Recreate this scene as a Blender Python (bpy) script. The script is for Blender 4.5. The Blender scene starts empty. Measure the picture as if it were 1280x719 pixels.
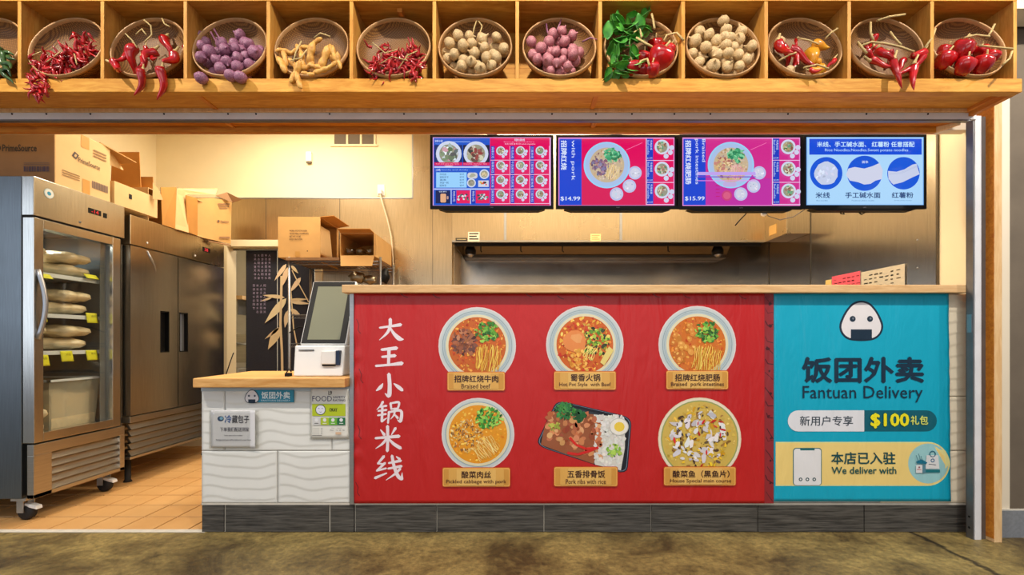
import bpy, math, random
from math import pi, sin, cos, radians as R
from mathutils import Vector, Matrix, Euler
SC = bpy.context.scene
COL = SC.collection
# ------------------------------------------------------------ camera
F = 582.0; CX = 650.0; CY = 427.0; CH = 1.09     # focal length (px), vanishing point (px), eye height (m)
cam = bpy.data.cameras.new('camera'); cam.sensor_width = 36; cam.lens = F/1280*36
cam.shift_x = -(CX-640)/1280; cam.shift_y = (CY-359.5)/1280
cam.clip_start = .05
camo = bpy.data.objects.new('camera', cam); COL.objects.link(camo)
camo.location = (0, 0, CH); camo.rotation_euler = (pi/2, 0, 0); SC.camera = camo
# ------------------------------------------------------------ world, lights, exposure
SC.view_settings.view_transform = 'Standard'; SC.view_settings.look = 'None'
SC.view_settings.exposure = 0.0; SC.view_settings.gamma = 1; SC.view_settings.use_curve_mapping = False
W = bpy.data.worlds.new('world'); SC.world = W; W.use_nodes = True
W.node_tree.nodes['Background'].inputs[0].default_value = (.80, .86, 1.0, 1)
W.node_tree.nodes['Background'].inputs[1].default_value = .31

def area(name, loc, target, sx, sy, power, color):
    l = bpy.data.lights.new(name, 'AREA'); l.shape = 'RECTANGLE'; l.size = sx; l.size_y = sy
    l.energy = power; l.color = color
    o = bpy.data.objects.new(name, l); COL.objects.link(o); o.location = loc
    o.rotation_euler = (Vector(target)-Vector(loc)).to_track_quat('-Z', 'Y').to_euler(); return o

def spot(name, loc, target, power, color, size=.06, angle=95, blend=.6):
    l = bpy.data.lights.new(name, 'SPOT'); l.energy = power; l.color = color
    l.shadow_soft_size = size; l.spot_size = R(angle); l.spot_blend = blend
    o = bpy.data.objects.new(name, l); COL.objects.link(o); o.location = loc
    o.rotation_euler = (Vector(target)-Vector(loc)).to_track_quat('-Z', 'Y').to_euler(); return o

area('hall_ceiling_light', (0, -.8, 4.4), (0, 2.2, .9), 5.0, 1.6, 44, (1, .95, .88))
area('hall_front_fill', (0, -4.0, 1.6), (0, 2.6, 1.7), 7.0, 2.4, 75, (1, .97, .92))  # broad fill added behind the camera to brighten soffit, rail and fronts
area('hall_window_light', (-6.5, -1.5, 2.0), (-1.5, 3, 1.2), 2.5, 2.5, 40, (.72, .84, 1))
for sx in (-2.6, 0.0, 2.4, 4.4):  # rightmost lamp added to brighten the wall beyond the post
    spot('hall_track_light', (sx, .95, 3.75), (sx*.88, 2.7, 1.5), 205, (1, .91, .78), .04)
for kx, ky, kp in ((-2.1, 3.9, 54), (.2, 3.7, 62), (1.7, 3.5, 36)):
    area('kitchen_ceiling_light', (kx, ky, 3.36), (kx, ky, 0), 1.1, .5, kp, (1, .89, .70))
area('back_room_light', (-2.6, 6.0, 2.5), (-2.6, 6.0, 0), .8, .6, 26, (1, .9, .75))

area('fridge_lamp', (-3.3, 3.12, 1.81), (-3.28, 3.12, .9), .04, .3, 1.8, (.95, 1, .95))
# ------------------------------------------------------------ measuring helpers
def X_(px, d): return (px-CX)*d/F
def Z_(py, d): return CH+(CY-py)*d/F
def lin(c):
    return tuple(((v/255)/12.92 if v/255 <= .04045 else ((v/255+.055)/1.055)**2.4) for v in c)
rnd = random.Random(7)

# ------------------------------------------------------------ mesh builder
class MB:
    def __init__(s): s.v = []; s.f = []; s.c = []; s.sm = []; s.cur = None; s.smooth = False
    def add(s, vs, fs, smooth=None):
        n = len(s.v); s.v += [tuple(p) for p in vs]
        sm = s.smooth if smooth is None else smooth
        for f in fs: s.f.append(tuple(i+n for i in f)); s.c.append(s.cur); s.sm.append(sm)
        return s
    def box(s, x0, x1, y0, y1, z0, z1):
        x0, x1 = min(x0, x1), max(x0, x1); y0, y1 = min(y0, y1), max(y0, y1); z0, z1 = min(z0, z1), max(z0, z1)
        v = [(x, y, z) for x in (x0, x1) for y in (y0, y1) for z in (z0, z1)]
        return s.add(v, [(0, 1, 3, 2), (4, 6, 7, 5), (0, 4, 5, 1), (2, 3, 7, 6), (0, 2, 6, 4), (1, 5, 7, 3)], False)
    def hexa(s, b, t):   # bottom quad, top quad
        return s.add(list(b)+list(t), [(3, 2, 1, 0), (4, 5, 6, 7), (0, 1, 5, 4), (1, 2, 6, 5), (2, 3, 7, 6), (3, 0, 4, 7)], False)
    def tube(s, pts, r, n=8, cap=True):
        pts = [Vector(p) for p in pts]; rs = r if isinstance(r, (list, tuple)) else [r]*len(pts)
        up = None; vs = []
        for i, p in enumerate(pts):
            a = pts[max(0, i-1)]; b = pts[min(len(pts)-1, i+1)]; t = (b-a)
            t = t.normalized() if t.length > 1e-9 else Vector((0, 0, 1))
            if up is None: up = t.orthogonal().normalized()
            up = (up-t*up.dot(t)); up = up.normalized() if up.length > 1e-6 else t.orthogonal().normalized()
            w = t.cross(up)
            for k in range(n):
                an = 2*pi*k/n; vs.append(p+(up*cos(an)+w*sin(an))*rs[i])
        fs = [(i*n+k, i*n+(k+1) % n, (i+1)*n+(k+1) % n, (i+1)*n+k) for i in range(len(pts)-1) for k in range(n)]
        s.add(vs, fs, True)
        if cap:
            b = len(s.v)-len(vs); L = b+(len(pts)-1)*n
            s.f.append(tuple(b+k for k in reversed(range(n)))); s.c.append(s.cur); s.sm.append(False)
            s.f.append(tuple(L+k for k in range(n))); s.c.append(s.cur); s.sm.append(False)
        return s
    def lathe(s, prof, n=24, M=None, lobes=None):   # prof: (r,z)
        vs = []
        for j, (r, z) in enumerate(prof):
            for k in range(n):
                a = 2*pi*k/n; q = r*(1+(lobes(a, j/(len(prof)-1)) if lobes else 0))
                p = Vector((q*cos(a), q*sin(a), z)); vs.append(M @ p if M else p)
        fs = [(i*n+k, i*n+(k+1) % n, (i+1)*n+(k+1) % n, (i+1)*n+k) for i in range(len(prof)-1) for k in range(n)]
        return s.add(vs, fs, True)
    def blob(s, c, rx, ry, rz, n=10, m=7, fn=None, M=None):
        vs = [Vector((0, 0, -1))]
        for j in range(1, m):
            t = -pi/2+pi*j/m
            for k in range(n):
                a = 2*pi*k/n; vs.append(Vector((cos(t)*cos(a), cos(t)*sin(a), sin(t))))
        vs.append(Vector((0, 0, 1))); out = []
        for p in vs:
            q = 1+(fn(p) if fn else 0)
            p = Vector((p.x*rx*q, p.y*ry*q, p.z*rz*q)); p = M @ p if M else p
            out.append(p+Vector(c))
        fs = [(0, 1+(k+1) % n, 1+k) for k in range(n)]
        for j in range(m-2): fs += [(1+j*n+k, 1+j*n+(k+1) % n, 1+(j+1)*n+(k+1) % n, 1+(j+1)*n+k) for k in range(n)]
        L = len(vs)-1; b = 1+(m-2)*n; fs += [(L, b+k, b+(k+1) % n) for k in range(n)]
        return s.add(out, fs, True)
    def grid(s, nx, ny, fn, smooth=True):
        vs = [fn(i/nx, j/ny) for j in range(ny+1) for i in range(nx+1)]
        fs = [(j*(nx+1)+i, j*(nx+1)+i+1, (j+1)*(nx+1)+i+1, (j+1)*(nx+1)+i) for j in range(ny) for i in range(nx)]
        return s.add(vs, fs, smooth)
    def slab(s, nx, ny, fn, thick):   # grid with a back side; thick = vector
        t = Vector(thick); n0 = len(s.v); s.grid(nx, ny, fn); n1 = len(s.v)
        s.grid(nx, ny, lambda a, b: Vector(fn(a, b))+t)
        w = nx+1; rim = [i for i in range(nx)]+[j*w+nx for j in range(ny)]+[ny*w+nx-i for i in range(nx)]+[(ny-j)*w for j in range(ny)]
        for a, b in zip(rim, rim[1:]+rim[:1]):
            s.f.append((n0+b, n0+a, n1+a, n1+b)); s.c.append(s.cur); s.sm.append(False)
        return s

WORLD_ORG = {}
def link(o, parent=None):
    COL.objects.link(o)
    if parent: o.parent = parent
    return o
def tag(o, label=None, cat=None, group=None, kind=None):
    if label: o['label'] = label
    if cat: o['category'] = cat
    if group: o['group'] = group
    if kind: o['kind'] = kind
    return o
def thing(name, label, cat, loc=(0, 0, 0), group=None):
    o = bpy.data.objects.new(name, None); o.empty_display_size = .05; COL.objects.link(o); o.location = loc
    WORLD_ORG[o.name] = Vector(loc); return tag(o, label, cat, group)
def obj(name, mb, mats, parent=None, bevel=0, label=None, kind=None, local=False, shade=False):
    """mb in world coordinates unless local; becomes ONE mesh object"""
    if parent is not None: org = WORLD_ORG.get(parent.name, Vector((0, 0, 0)))
    else:
        xs = [p[0] for p in mb.v]; ys = [p[1] for p in mb.v]; zs = [p[2] for p in mb.v]
        org = Vector(((min(xs)+max(xs))/2, (min(ys)+max(ys))/2, min(zs)))
    if local: org = Vector((0, 0, 0))
    me = bpy.data.meshes.new(name)
    if parent is not None and not local and parent.type == 'MESH': shift = org
    else: shift = org
    me.from_pydata([tuple(Vector(p)-shift) for p in mb.v], [], mb.f)
    if any(c is not None for c in mb.c):
        att = me.color_attributes.new('Col', 'FLOAT_COLOR', 'CORNER')
        dat = []
        for c, f in zip(mb.c, mb.f):
            q = tuple(c or (1, 1, 1)); dat += (q+(1.0,))*len(f)
        att.data.foreach_set('color', dat)
    me.polygons.foreach_set('use_smooth', mb.sm)
    me.update()
    for m in (mats if isinstance(mats, (list, tuple)) else [mats]): me.materials.append(m)
    o = bpy.data.objects.new(name, me); link(o, parent)
    if parent is None or local: o.location = org
    if parent is None or parent is not None:
        WORLD_ORG[o.name] = org
    if bevel:
        b = o.modifiers.new('bevel', 'BEVEL'); b.width = bevel; b.segments = 2; b.limit_method = 'ANGLE'; b.angle_limit = R(50)
    if label: o['label'] = label
    if kind: o['kind'] = kind
    return o
def B(*a): return MB().box(*a)
def struct(name, mb, m, **k): return obj(name, mb, m, kind='structure', **k)
def copy_tree(o, parent=None):
    c = o.copy(); COL.objects.link(c)
    if parent: c.parent = parent
    WORLD_ORG[c.name] = WORLD_ORG.get(o.name, Vector())
    for ch in [q for q in o.children]: copy_tree(ch, c)
    return c

# ------------------------------------------------------------ materials
def nodes(name):
    m = bpy.data.materials.new(name); m.use_nodes = True; t = m.node_tree
    return m, t, t.nodes['Principled BSDF']
def ramp(t, fac, c0, c1, p0=0., p1=1.):
    r = t.nodes.new('ShaderNodeValToRGB'); r.color_ramp.elements[0].color = (*c0, 1); r.color_ramp.elements[1].color = (*c1, 1)
    r.color_ramp.elements[0].position = p0; r.color_ramp.elements[1].position = p1
    t.links.new(fac, r.inputs[0]); return r.outputs[0]
def coords(t, scale=(1, 1, 1), world=False):
    n = t.nodes.new('ShaderNodeNewGeometry' if world else 'ShaderNodeTexCoord')
    mp = t.nodes.new('ShaderNodeMapping'); mp.inputs['Scale'].default_value = scale
    t.links.new(n.outputs['Position' if world else 'Object'], mp.inputs[0]); return mp.outputs[0]
def noise(t, vec, scale, detail=4, rough=.55, dist=0):
    n = t.nodes.new('ShaderNodeTexNoise'); n.inputs['Scale'].default_value = scale; n.inputs['Detail'].default_value = detail
    n.inputs['Roughness'].default_value = rough; n.inputs['Distortion'].default_value = dist
    t.links.new(vec, n.inputs['Vector']); return n.outputs['Fac']
def bump(t, bs, h, strength=.3, dist=.01):
    b = t.nodes.new('ShaderNodeBump'); b.inputs['Strength'].default_value = strength; b.inputs['Distance'].default_value = dist
    t.links.new(h, b.inputs['Height']); t.links.new(b.outputs[0], bs.inputs['Normal'])
def mat(name, c, rough=.5, metal=0, var=.12, scale=8, bmp=0, stretch=(1, 1, 1), world=True, spec=.5, c2=None, coat=0):
    m, t, b = nodes(name); l = lin(c)
    b.inputs['Roughness'].default_value = rough; b.inputs['Metallic'].default_value = metal
    b.inputs['Specular IOR Level'].default_value = spec; b.inputs['Coat Weight'].default_value = coat
    v = coords(t, stretch, world); n = noise(t, v, scale)
    lo = lin(c2) if c2 else tuple(x*(1-var) for x in l); hi = l if c2 else tuple(min(1, x*(1+var)) for x in l)
    t.links.new(ramp(t, n, lo, hi, .3, .7), b.inputs['Base Color'])
    if bmp: bump(t, b, n, bmp, .01)
    return m
def wood(name, c, c2, axis='x', world=True):
    m, t, b = nodes(name); st = {'x': (1.2, 9, 9), 'y': (9, 1.2, 9), 'z': (9, 9, 1.2)}[axis]
    v = coords(t, st, world); n = noise(t, v, 3.2, 6, .6, 1.2); n2 = noise(t, coords(t, tuple(q*3 for q in st), world), 5, 3)
    mx = t.nodes.new('ShaderNodeMath'); mx.operation = 'MULTIPLY_ADD'; mx.inputs[1].default_value = .35
    t.links.new(n2, mx.inputs[0]); t.links.new(n, mx.inputs[2])
    t.links.new(ramp(t, mx.outputs[0], lin(c2), lin(c), .45, .85), b.inputs['Base Color'])
    b.inputs['Roughness'].default_value = .6; b.inputs['Specular IOR Level'].default_value = .25
    bump(t, b, n2, .12, .004); return m
def steel(name, c=(176, 172, 166), rough=.28, st=(1, 1, 30)):
    m, t, b = nodes(name); v = coords(t, st, True); n = noise(t, v, 6, 3)
    t.links.new(ramp(t, n, tuple(x*.82 for x in lin(c)), lin(c), .3, .7), b.inputs['Base Color'])
    b.inputs['Metallic'].default_value = 1
    r = t.nodes.new('ShaderNodeMapRange'); r.inputs['To Min'].default_value = rough*.75; r.inputs['To Max'].default_value = rough*1.4
    t.links.new(noise(t, coords(t, (1, 1, 1), True), 2.2, 4), r.inputs[0]); t.links.new(r.outputs[0], b.inputs['Roughness'])
    n3 = noise(t, coords(t, (1, 1, 1), True), 1.7, 2)
    bump(t, b, n3, .07, .02); return m

M = {}
M['wood_x'] = wood('pine_along', (222, 164, 72), (190, 124, 42), 'x')
M['wood_z'] = wood('pine_upright', (218, 162, 78), (186, 122, 46), 'z')
M['wood_y'] = wood('pine_deep', (216, 146, 66), (184, 108, 38), 'y')
M['wood_dark'] = wood('pine_oiled', (214, 138, 44), (176, 96, 22), 'x')
M['wood_post'] = wood('pine_post', (236, 200, 150), (214, 166, 110), 'z')
M['wood_top'] = wood('worktop_wood', (228, 178, 112), (200, 142, 76), 'x')
M['wood_ledge'] = wood('ledge_wood', (226, 188, 138), (204, 158, 106), 'x')
M['steel'] = steel('brushed_steel', (190, 184, 174), .32)
M['steel_v'] = steel('brushed_steel_upright', (202, 198, 190), .22, (30, 30, 1))
M['steel_side'] = steel('dim_reflection_steel', (122, 128, 132), .35, (30, 30, 1))  # fridge side stainless, its dim hall reflection put into a darker colour
M['steel_dark'] = steel('dull_steel', (120, 112, 100), .4)
M['steel_wall'] = steel('steel_sheet', (200, 180, 148), .27, (30, 30, 1))
M['alu'] = mat('aluminium', (176, 178, 182), .35, .9, .06, 12, stretch=(1, 1, 20))
M['alu_paint'] = mat('painted_rail', (222, 223, 228), .4, .0, .06, 8)
M['alu_dull'] = mat('dull_aluminium', (132, 132, 134), .5, .8, .1, 12)
M['cream'] = mat('cream_paint', (238, 222, 184), .7, 0, .03, 3, .03)
M['cream2'] = mat('hall_paint', (234, 222, 200), .7, 0, .03, 3, .03)
M['white'] = mat('white_paint', (232, 228, 218), .55, 0, .04, 5)
M['white_plastic'] = mat('white_plastic', (228, 228, 226), .35, 0, .03, 5)
M['black'] = mat('black_plastic', (10, 10, 11), .5, 0, .2, 8, spec=.25)
M['rubber'] = mat('black_rubber', (26, 25, 26), .7, 0, .2, 20)
M['dark'] = mat('dark_gap', (24, 22, 20), .8, 0, .2, 8)
M['grey_wall'] = mat('grey_brown_wall', (112, 100, 86), .8, 0, .1, 6)
M['grey_tile'] = mat('grey_base_tile', (128, 132, 138), .6, 0, .12, 60)
M['tile'] = mat('orange_floor_tile', (214, 166, 106), .5, 0, .08, 2.6, .02, c2=(200, 148, 88))
M['grout'] = mat('tile_grout', (70, 52, 36), .9, 0, .15, 20)
M['wave'] = mat('white_wave_tile', (226, 226, 222), .35, 0, .03, 3)
M['wave_cream'] = mat('cream_wave_tile', (232, 220, 196), .35, 0, .04, 3)
M['joint'] = mat('white_joint', (206, 200, 188), .8, 0, .08, 20)
M['base_tile'] = mat('charcoal_base_tile', (92, 89, 84), .5, 0, .3, 7, .15, (1, 4, 18), c2=(34, 33, 32))
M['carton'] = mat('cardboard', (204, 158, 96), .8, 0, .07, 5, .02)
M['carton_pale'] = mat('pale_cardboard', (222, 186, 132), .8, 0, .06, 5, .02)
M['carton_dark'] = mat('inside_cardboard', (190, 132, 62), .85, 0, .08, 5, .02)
M['carton_brown'] = mat('brown_and_shaded_cardboard', (146, 108, 72), .85, 0, .08, 5, .02)  # also carries the shade painted on the closed carton's near side
M['tape'] = mat('parcel_tape', (206, 158, 84), .3, 0, .06, 8)
M['basket'] = None
M['rim'] = mat('bamboo_rim', (186, 142, 92), .5, 0, .14, 30, .1)
M['onion'] = mat('purple_bulb', (190, 130, 150), .4, 0, .25, 2.4, .3, (5, 5, .8), world=False, c2=(84, 34, 80))
M['pinkgarlic'] = mat('pink_bulb', (216, 150, 150), .4, 0, .2, 2.4, .3, (5, 5, .8), world=False, c2=(136, 52, 78))
M['garlic'] = mat('white_bulb', (228, 202, 152), .5, 0, .1, 2.2, .4, (5, 5, .8), world=False, c2=(166, 124, 74))
M['peanut'] = mat('yellow_pod', (228, 176, 88), .5, 0, .15, 50, .4, c2=(188, 128, 52))
M['chili'] = mat('glossy_red_pepper', (206, 20, 22), .18, 0, .2, 14, .05, c2=(140, 8, 12), coat=.6)
M['chili_dark'] = mat('dry_red_pepper', (206, 30, 32), .3, 0, .3, 30, .1, c2=(110, 10, 16), coat=.3)
M['yellow'] = mat('yellow_pepper', (230, 168, 40), .3, 0, .15, 20, c2=(206, 128, 28))
M['stem'] = mat('dry_stalk', (190, 164, 108), .7, 0, .2, 40, .2)
M['stem_green'] = mat('green_stalk', (104, 120, 60), .6, 0, .2, 40)
M['leaf'] = mat('green_leaf', (96, 172, 60), .4, 0, .35, 26, .1, c2=(40, 116, 40))
M['greenveg'] = mat('green_pepper_skin', (78, 110, 52), .3, 0, .3, 14, c2=(26, 50, 26))
M['bag'] = mat('bun_bag', (226, 208, 168), .35, 0, .1, 30, .5, coat=.4)
M['liner'] = mat('fridge_liner', (92, 98, 98), .45, 0, .1, 6)
M['shelf_white'] = mat('white_wire_shelf', (214, 224, 228), .4, 0, .04, 6)
M['note'] = mat('yellow_note', (226, 226, 40), .6, 0, .05, 9)
M['noren'] = mat('navy_cloth', (38, 38, 48), .9, 0, .15, 90, .1)
M['foil'] = steel('crumpled_foil', (150, 136, 112), .35, (5, 5, 5))
M['screen_off'] = mat('dim_screen', (112, 114, 88), .5, 0, .06, 2)
M['cable'] = mat('white_cable', (216, 200, 170), .5, 0, .05, 9)
M['caster_grey'] = mat('caster_metal', (172, 168, 160), .35, .7, .1, 30)

def m_basket():
    m, t, b = nodes('woven_bamboo'); w1 = t.nodes.new('ShaderNodeTexWave'); w2 = t.nodes.new('ShaderNodeTexWave')
    v = coords(t, (1, 1, 1)); w1.bands_direction = 'X'; w2.bands_direction = 'Y'
    for w in (w1, w2): w.inputs['Scale'].default_value = 44; w.inputs['Distortion'].default_value = 1.5; t.links.new(v, w.inputs['Vector'])
    mx = t.nodes.new('ShaderNodeMath'); mx.operation = 'MULTIPLY'; t.links.new(w1.outputs['Fac'], mx.inputs[0]); t.links.new(w2.outputs['Fac'], mx.inputs[1])
    t.links.new(ramp(t, mx.outputs[0], lin((96, 60, 24)), lin((160, 112, 54)), .0, .7), b.inputs['Base Color'])
    b.inputs['Roughness'].default_value = .55; bump(t, b, mx.outputs[0], .25, .003); return m
M['basket'] = m_basket()

def m_floor():
    m, t, b = nodes('stained_concrete'); v = coords(t, (1, 1, 1), True)
    n1 = noise(t, v, 2.4, 8, .65, .6); n2 = noise(t, v, 30, 9, .78)
    c = ramp(t, n1, lin((84, 68, 38)), lin((166, 146, 90)), .36, .64)
    c2 = ramp(t, n2, (.42, .42, .42), (1.3, 1.26, 1.15), .34, .68)
    mx = t.nodes.new('ShaderNodeMix'); mx.data_type = 'RGBA'; mx.blend_type = 'MULTIPLY'; mx.inputs[0].default_value = 1
    t.links.new(c, mx.inputs[6]); t.links.new(c2, mx.inputs[7])
    # saw-cut joint along Y
    g = t.nodes.new('ShaderNodeNewGeometry'); sx = t.nodes.new('ShaderNodeSeparateXYZ'); t.links.new(g.outputs['Position'], sx.inputs[0])
    nz = noise(t, v, 14, 5, .7)
    a = t.nodes.new('ShaderNodeMath'); a.operation = 'MULTIPLY_ADD'; a.inputs[1].default_value = .09; a.inputs[2].default_value = -2.28
    t.links.new(nz, a.inputs[0])
    s = t.nodes.new('ShaderNodeMath'); s.operation = 'ADD'; t.links.new(sx.outputs[0], s.inputs[0]); t.links.new(a.outputs[0], s.inputs[1])
    ab = t.nodes.new('ShaderNodeMath'); ab.operation = 'ABSOLUTE'; t.links.new(s.outputs[0], ab.inputs[0])
    k = ramp(t, ab.outputs[0], (.18, .18, .2), (1, 1, 1), .006, .022)
    m2 = t.nodes.new('ShaderNodeMix'); m2.data_type = 'RGBA'; m2.blend_type = 'MULTIPLY'; m2.inputs[0].default_value = 1
    t.links.new(mx.outputs[2], m2.inputs[6]); t.links.new(k, m2.inputs[7]); t.links.new(m2.outputs[2], b.inputs['Base Color'])
    r = t.nodes.new('ShaderNodeMapRange'); r.inputs['To Min'].default_value = .3; r.inputs['To Max'].default_value = .7
    t.links.new(n2, r.inputs[0]); t.links.new(r.outputs[0], b.inputs['Roughness']); bump(t, b, n2, .25, .01); return m
M['concrete'] = m_floor()

def m_print(name, rough=.45, emit=0, wrinkle=0):
    m, t, b = nodes(name); a = t.nodes.new('ShaderNodeVertexColor'); a.layer_name = 'Col'
    b.inputs['Roughness'].default_value = rough
    if emit:
        b.inputs['Base Color'].default_value = (.01, .01, .01, 1)
        t.links.new(a.outputs[0], b.inputs['Emission Color']); b.inputs['Emission Strength'].default_value = emit
        b.inputs['Roughness'].default_value = .2
    else: t.links.new(a.outputs[0], b.inputs['Base Color'])
    if wrinkle:
        n = noise(t, coords(t, (5, 1, 1.3), True), 1.6, 3, .55, .4); bump(t, b, n, wrinkle, .05)
    return m
M['print'] = m_print('printed_ink'); M['vinyl'] = m_print('printed_vinyl', .42, 0, .3); M['lcd'] = m_print('lit_screen', .2, 1.0)
def m_glass(name, c=(.98, .985, .97)):
    m, t, b = nodes(name); t.nodes.remove(b); tr = t.nodes.new('ShaderNodeBsdfTransparent'); tr.inputs[0].default_value = (*c, 1)
    gl = t.nodes.new('ShaderNodeBsdfGlossy'); gl.inputs['Roughness'].default_value = .03; fr = t.nodes.new('ShaderNodeLayerWeight'); fr.inputs[0].default_value = .12; pw = t.nodes.new('ShaderNodeMath'); pw.operation = 'MULTIPLY_ADD'; pw.inputs[1].default_value = .5; pw.inputs[2].default_value = .03; t.links.new(fr.outputs['Facing'], pw.inputs[0])
    mx = t.nodes.new('ShaderNodeMixShader'); t.links.new(pw.outputs[0], mx.inputs[0]); t.links.new(tr.outputs[0], mx.inputs[1]); t.links.new(gl.outputs[0], mx.inputs[2])
    t.links.new(mx.outputs[0], t.nodes['Material Output'].inputs[0]); return m
def m_frost(name, c, f):
    m, t, b = nodes(name); b.inputs['Base Color'].default_value = (*lin(c), 1); b.inputs['Roughness'].default_value = .4
    tr = t.nodes.new('ShaderNodeBsdfTransparent'); mx = t.nodes.new('ShaderNodeMixShader'); mx.inputs[0].default_value = f
    t.links.new(tr.outputs[0], mx.inputs[1]); t.links.new(b.outputs[0], mx.inputs[2]); t.links.new(mx.outputs[0], t.nodes['Material Output'].inputs[0]); return m
M['frost'] = m_frost('frosted_plastic', (200, 200, 180), .42)
M['glass'] = m_glass('door_glass'); M['clear'] = m_glass('clear_plastic', (.97, .97, .96))

# ------------------------------------------------------------ flat print canvas
TXT = {}
def text_mesh(s, off=0., shear=0.):
    k = (s, off, shear)
    if k in TXT: return TXT[k]
    c = bpy.data.curves.new('glyphs', 'FONT'); c.body = s; c.offset = off; c.shear = shear; c.resolution_u = 2
    o = bpy.data.objects.new('glyphs', c); COL.objects.link(o)
    dg = bpy.context.evaluated_depsgraph_get(); dg.update()
    me = bpy.data.meshes.new_from_object(o.evaluated_get(dg))
    vs = [(v.co.x, v.co.y) for v in me.vertices]; fs = [tuple(p.vertices) for p in me.polygons]
    COL.objects.unlink(o); bpy.data.objects.remove(o); bpy.data.meshes.remove(me); bpy.data.curves.remove(c)
    xs = [v[0] for v in vs]; ys = [v[1] for v in vs]; TXT[k] = (vs, fs, min(xs), max(xs), min(ys), max(ys)); return TXT[k]
class Canvas(MB):
    """flat print measured in photo pixels, laid on a real plane; fn maps (px,py,layer) to a point"""
    def __init__(s, fn, step=.0002):
        super().__init__(); s.fn = fn; s.step = step; s.L = 1; s.k = 0
    def P(s, p): return s.fn(p[0], p[1], s.L*s.step+s.k*2e-5)
    def nxt(s): s.k = (s.k+1) % 30
    def top(s): s.L += math.ceil(.0007/s.step)
    def poly(s, pts, c, up=True):
        if up: s.L += 1
        s.cur = lin(c)
        return s.add([s.P(p) for p in pts], [tuple(range(len(pts)))], False)
    def rect(s, x0, y0, x1, y1, c, up=True): return s.poly([(x0, y0), (x0, y1), (x1, y1), (x1, y0)], c, up)
    def rrect(s, x0, y0, x1, y1, r, c, rl=None, up=True):
        pts = []; rl = r if rl is None else rl
        for (cx, cy, a, q) in ((x1-r, y0+r, -90, r), (x1-r, y1-r, 0, r), (x0+rl, y1-rl, 90, rl), (x0+rl, y0+rl, 180, rl)):
            for k in range(7): pts.append((cx+q*cos(R(a+15*k)), cy+q*sin(R(a+15*k))))
        return s.poly(pts[::-1], c, up)
    def disc(s, x, y, r, c, ry=None, n=40, up=True):
        return s.poly([(x+r*cos(-2*pi*k/n), y+(ry or r)*sin(-2*pi*k/n)) for k in range(n)], c, up)
    def ring(s, x, y, r0, r1, c, n=48, up=True):
        if up: s.L += 1
        s.cur = lin(c); v = [s.P((x+r*cos(2*pi*k/n), y+r*sin(2*pi*k/n))) for r in (r0, r1) for k in range(n)]
        return s.add(v, [(k, n+k, n+(k+1) % n, (k+1) % n) for k in range(n)], False)
    def line(s, pts, w, c, up=True):
        if up: s.L += 1
        else: s.nxt()
        s.cur = lin(c)
        for i in range(len(pts)-1):
            (ax, ay), (bx, by) = pts[i], pts[i+1]; L = math.hypot(bx-ax, by-ay) or 1; nx, ny = -(by-ay)/L*w/2, (bx-ax)/L*w/2
            s.add([s.P(q) for q in ((ax+nx, ay+ny), (bx+nx, by+ny), (bx-nx, by-ny), (ax-nx, ay-ny))], [(0, 1, 2, 3)], False)
        return s
    def irr(s, x, y, r, c, n=7, sq=1., rot=0., jit=.35, up=False):
        pts = []
        for k in range(n):
            a = -2*pi*k/n; q = r*(1+rnd.uniform(-jit, jit)); u, v = q*cos(a), q*sin(a)*sq
            pts.append((x+u*cos(rot)-v*sin(rot), y+u*sin(rot)+v*cos(rot)))
        s.nxt(); r = s.poly(pts, c, up); return r
    def brush(s, strokes, x0, y0, x1, y1, c):
        for st in strokes:
            P = [Vector((x0+(x1-x0)*a/100, y0+(y1-y0)*b/100, w*(x1-x0)/100*1.05)) for a, b, w in st]; Q = []
            for i in range(len(P)-1):
                a = P[max(0, i-1)]; b = P[i]; d = P[i+1]; e = P[min(len(P)-1, i+2)]
                for k in range(6):
                    t_ = k/6; Q.append(.5*((2*b)+(d-a)*t_+(2*a-5*b+4*d-e)*t_**2+(3*b-a-3*d+e)*t_**3))
            Q.append(P[-1]); L, Rr = [], []
            for i, p in enumerate(Q):
                a = Q[max(0, i-1)]; b = Q[min(len(Q)-1, i+1)]; dx, dy = b.x-a.x, b.y-a.y; l_ = math.hypot(dx, dy) or 1; w = max(.2, p.z)/2
                L.append((p.x-dy/l_*w, p.y+dx/l_*w)); Rr.append((p.x+dy/l_*w, p.y-dx/l_*w))
            a, b = Q[0], Q[1]; l_ = math.hypot(b.x-a.x, b.y-a.y) or 1; cap0 = (a.x-(b.x-a.x)/l_*a.z*.5, a.y-(b.y-a.y)/l_*a.z*.5)
            a, b = Q[-1], Q[-2]; l_ = math.hypot(b.x-a.x, b.y-a.y) or 1; cap1 = (a.x-(b.x-a.x)/l_*a.z*.5, a.y-(b.y-a.y)/l_*a.z*.5)
            s.nxt(); s.poly(L+[cap1]+Rr[::-1]+[cap0], c, False)
    def text(s, t, x0, y0, x1, y1, c, off=0., rot=0, shear=0., up=True):
        """glyph box fitted to the pixel box; rot=-90 reads downwards"""
        vs, fs, a, b, e, f = text_mesh(t, 0., shear)
        if up: s.L += 1
        s.cur = lin(c); em = abs(x1-x0) if rot == -90 else abs(y1-y0); g = off*em
        sg = 1 if y1 > y0 else -1; x0 += g; x1 -= g; y0 += g*sg; y1 -= g*sg
        sh = [(0, 0)] if g < 1e-4 else ([(g, 0), (-g, 0), (0, g), (0, -g)] if em > 6 or abs(em) < 1 else [(g, 0), (-g, 0)])
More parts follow.
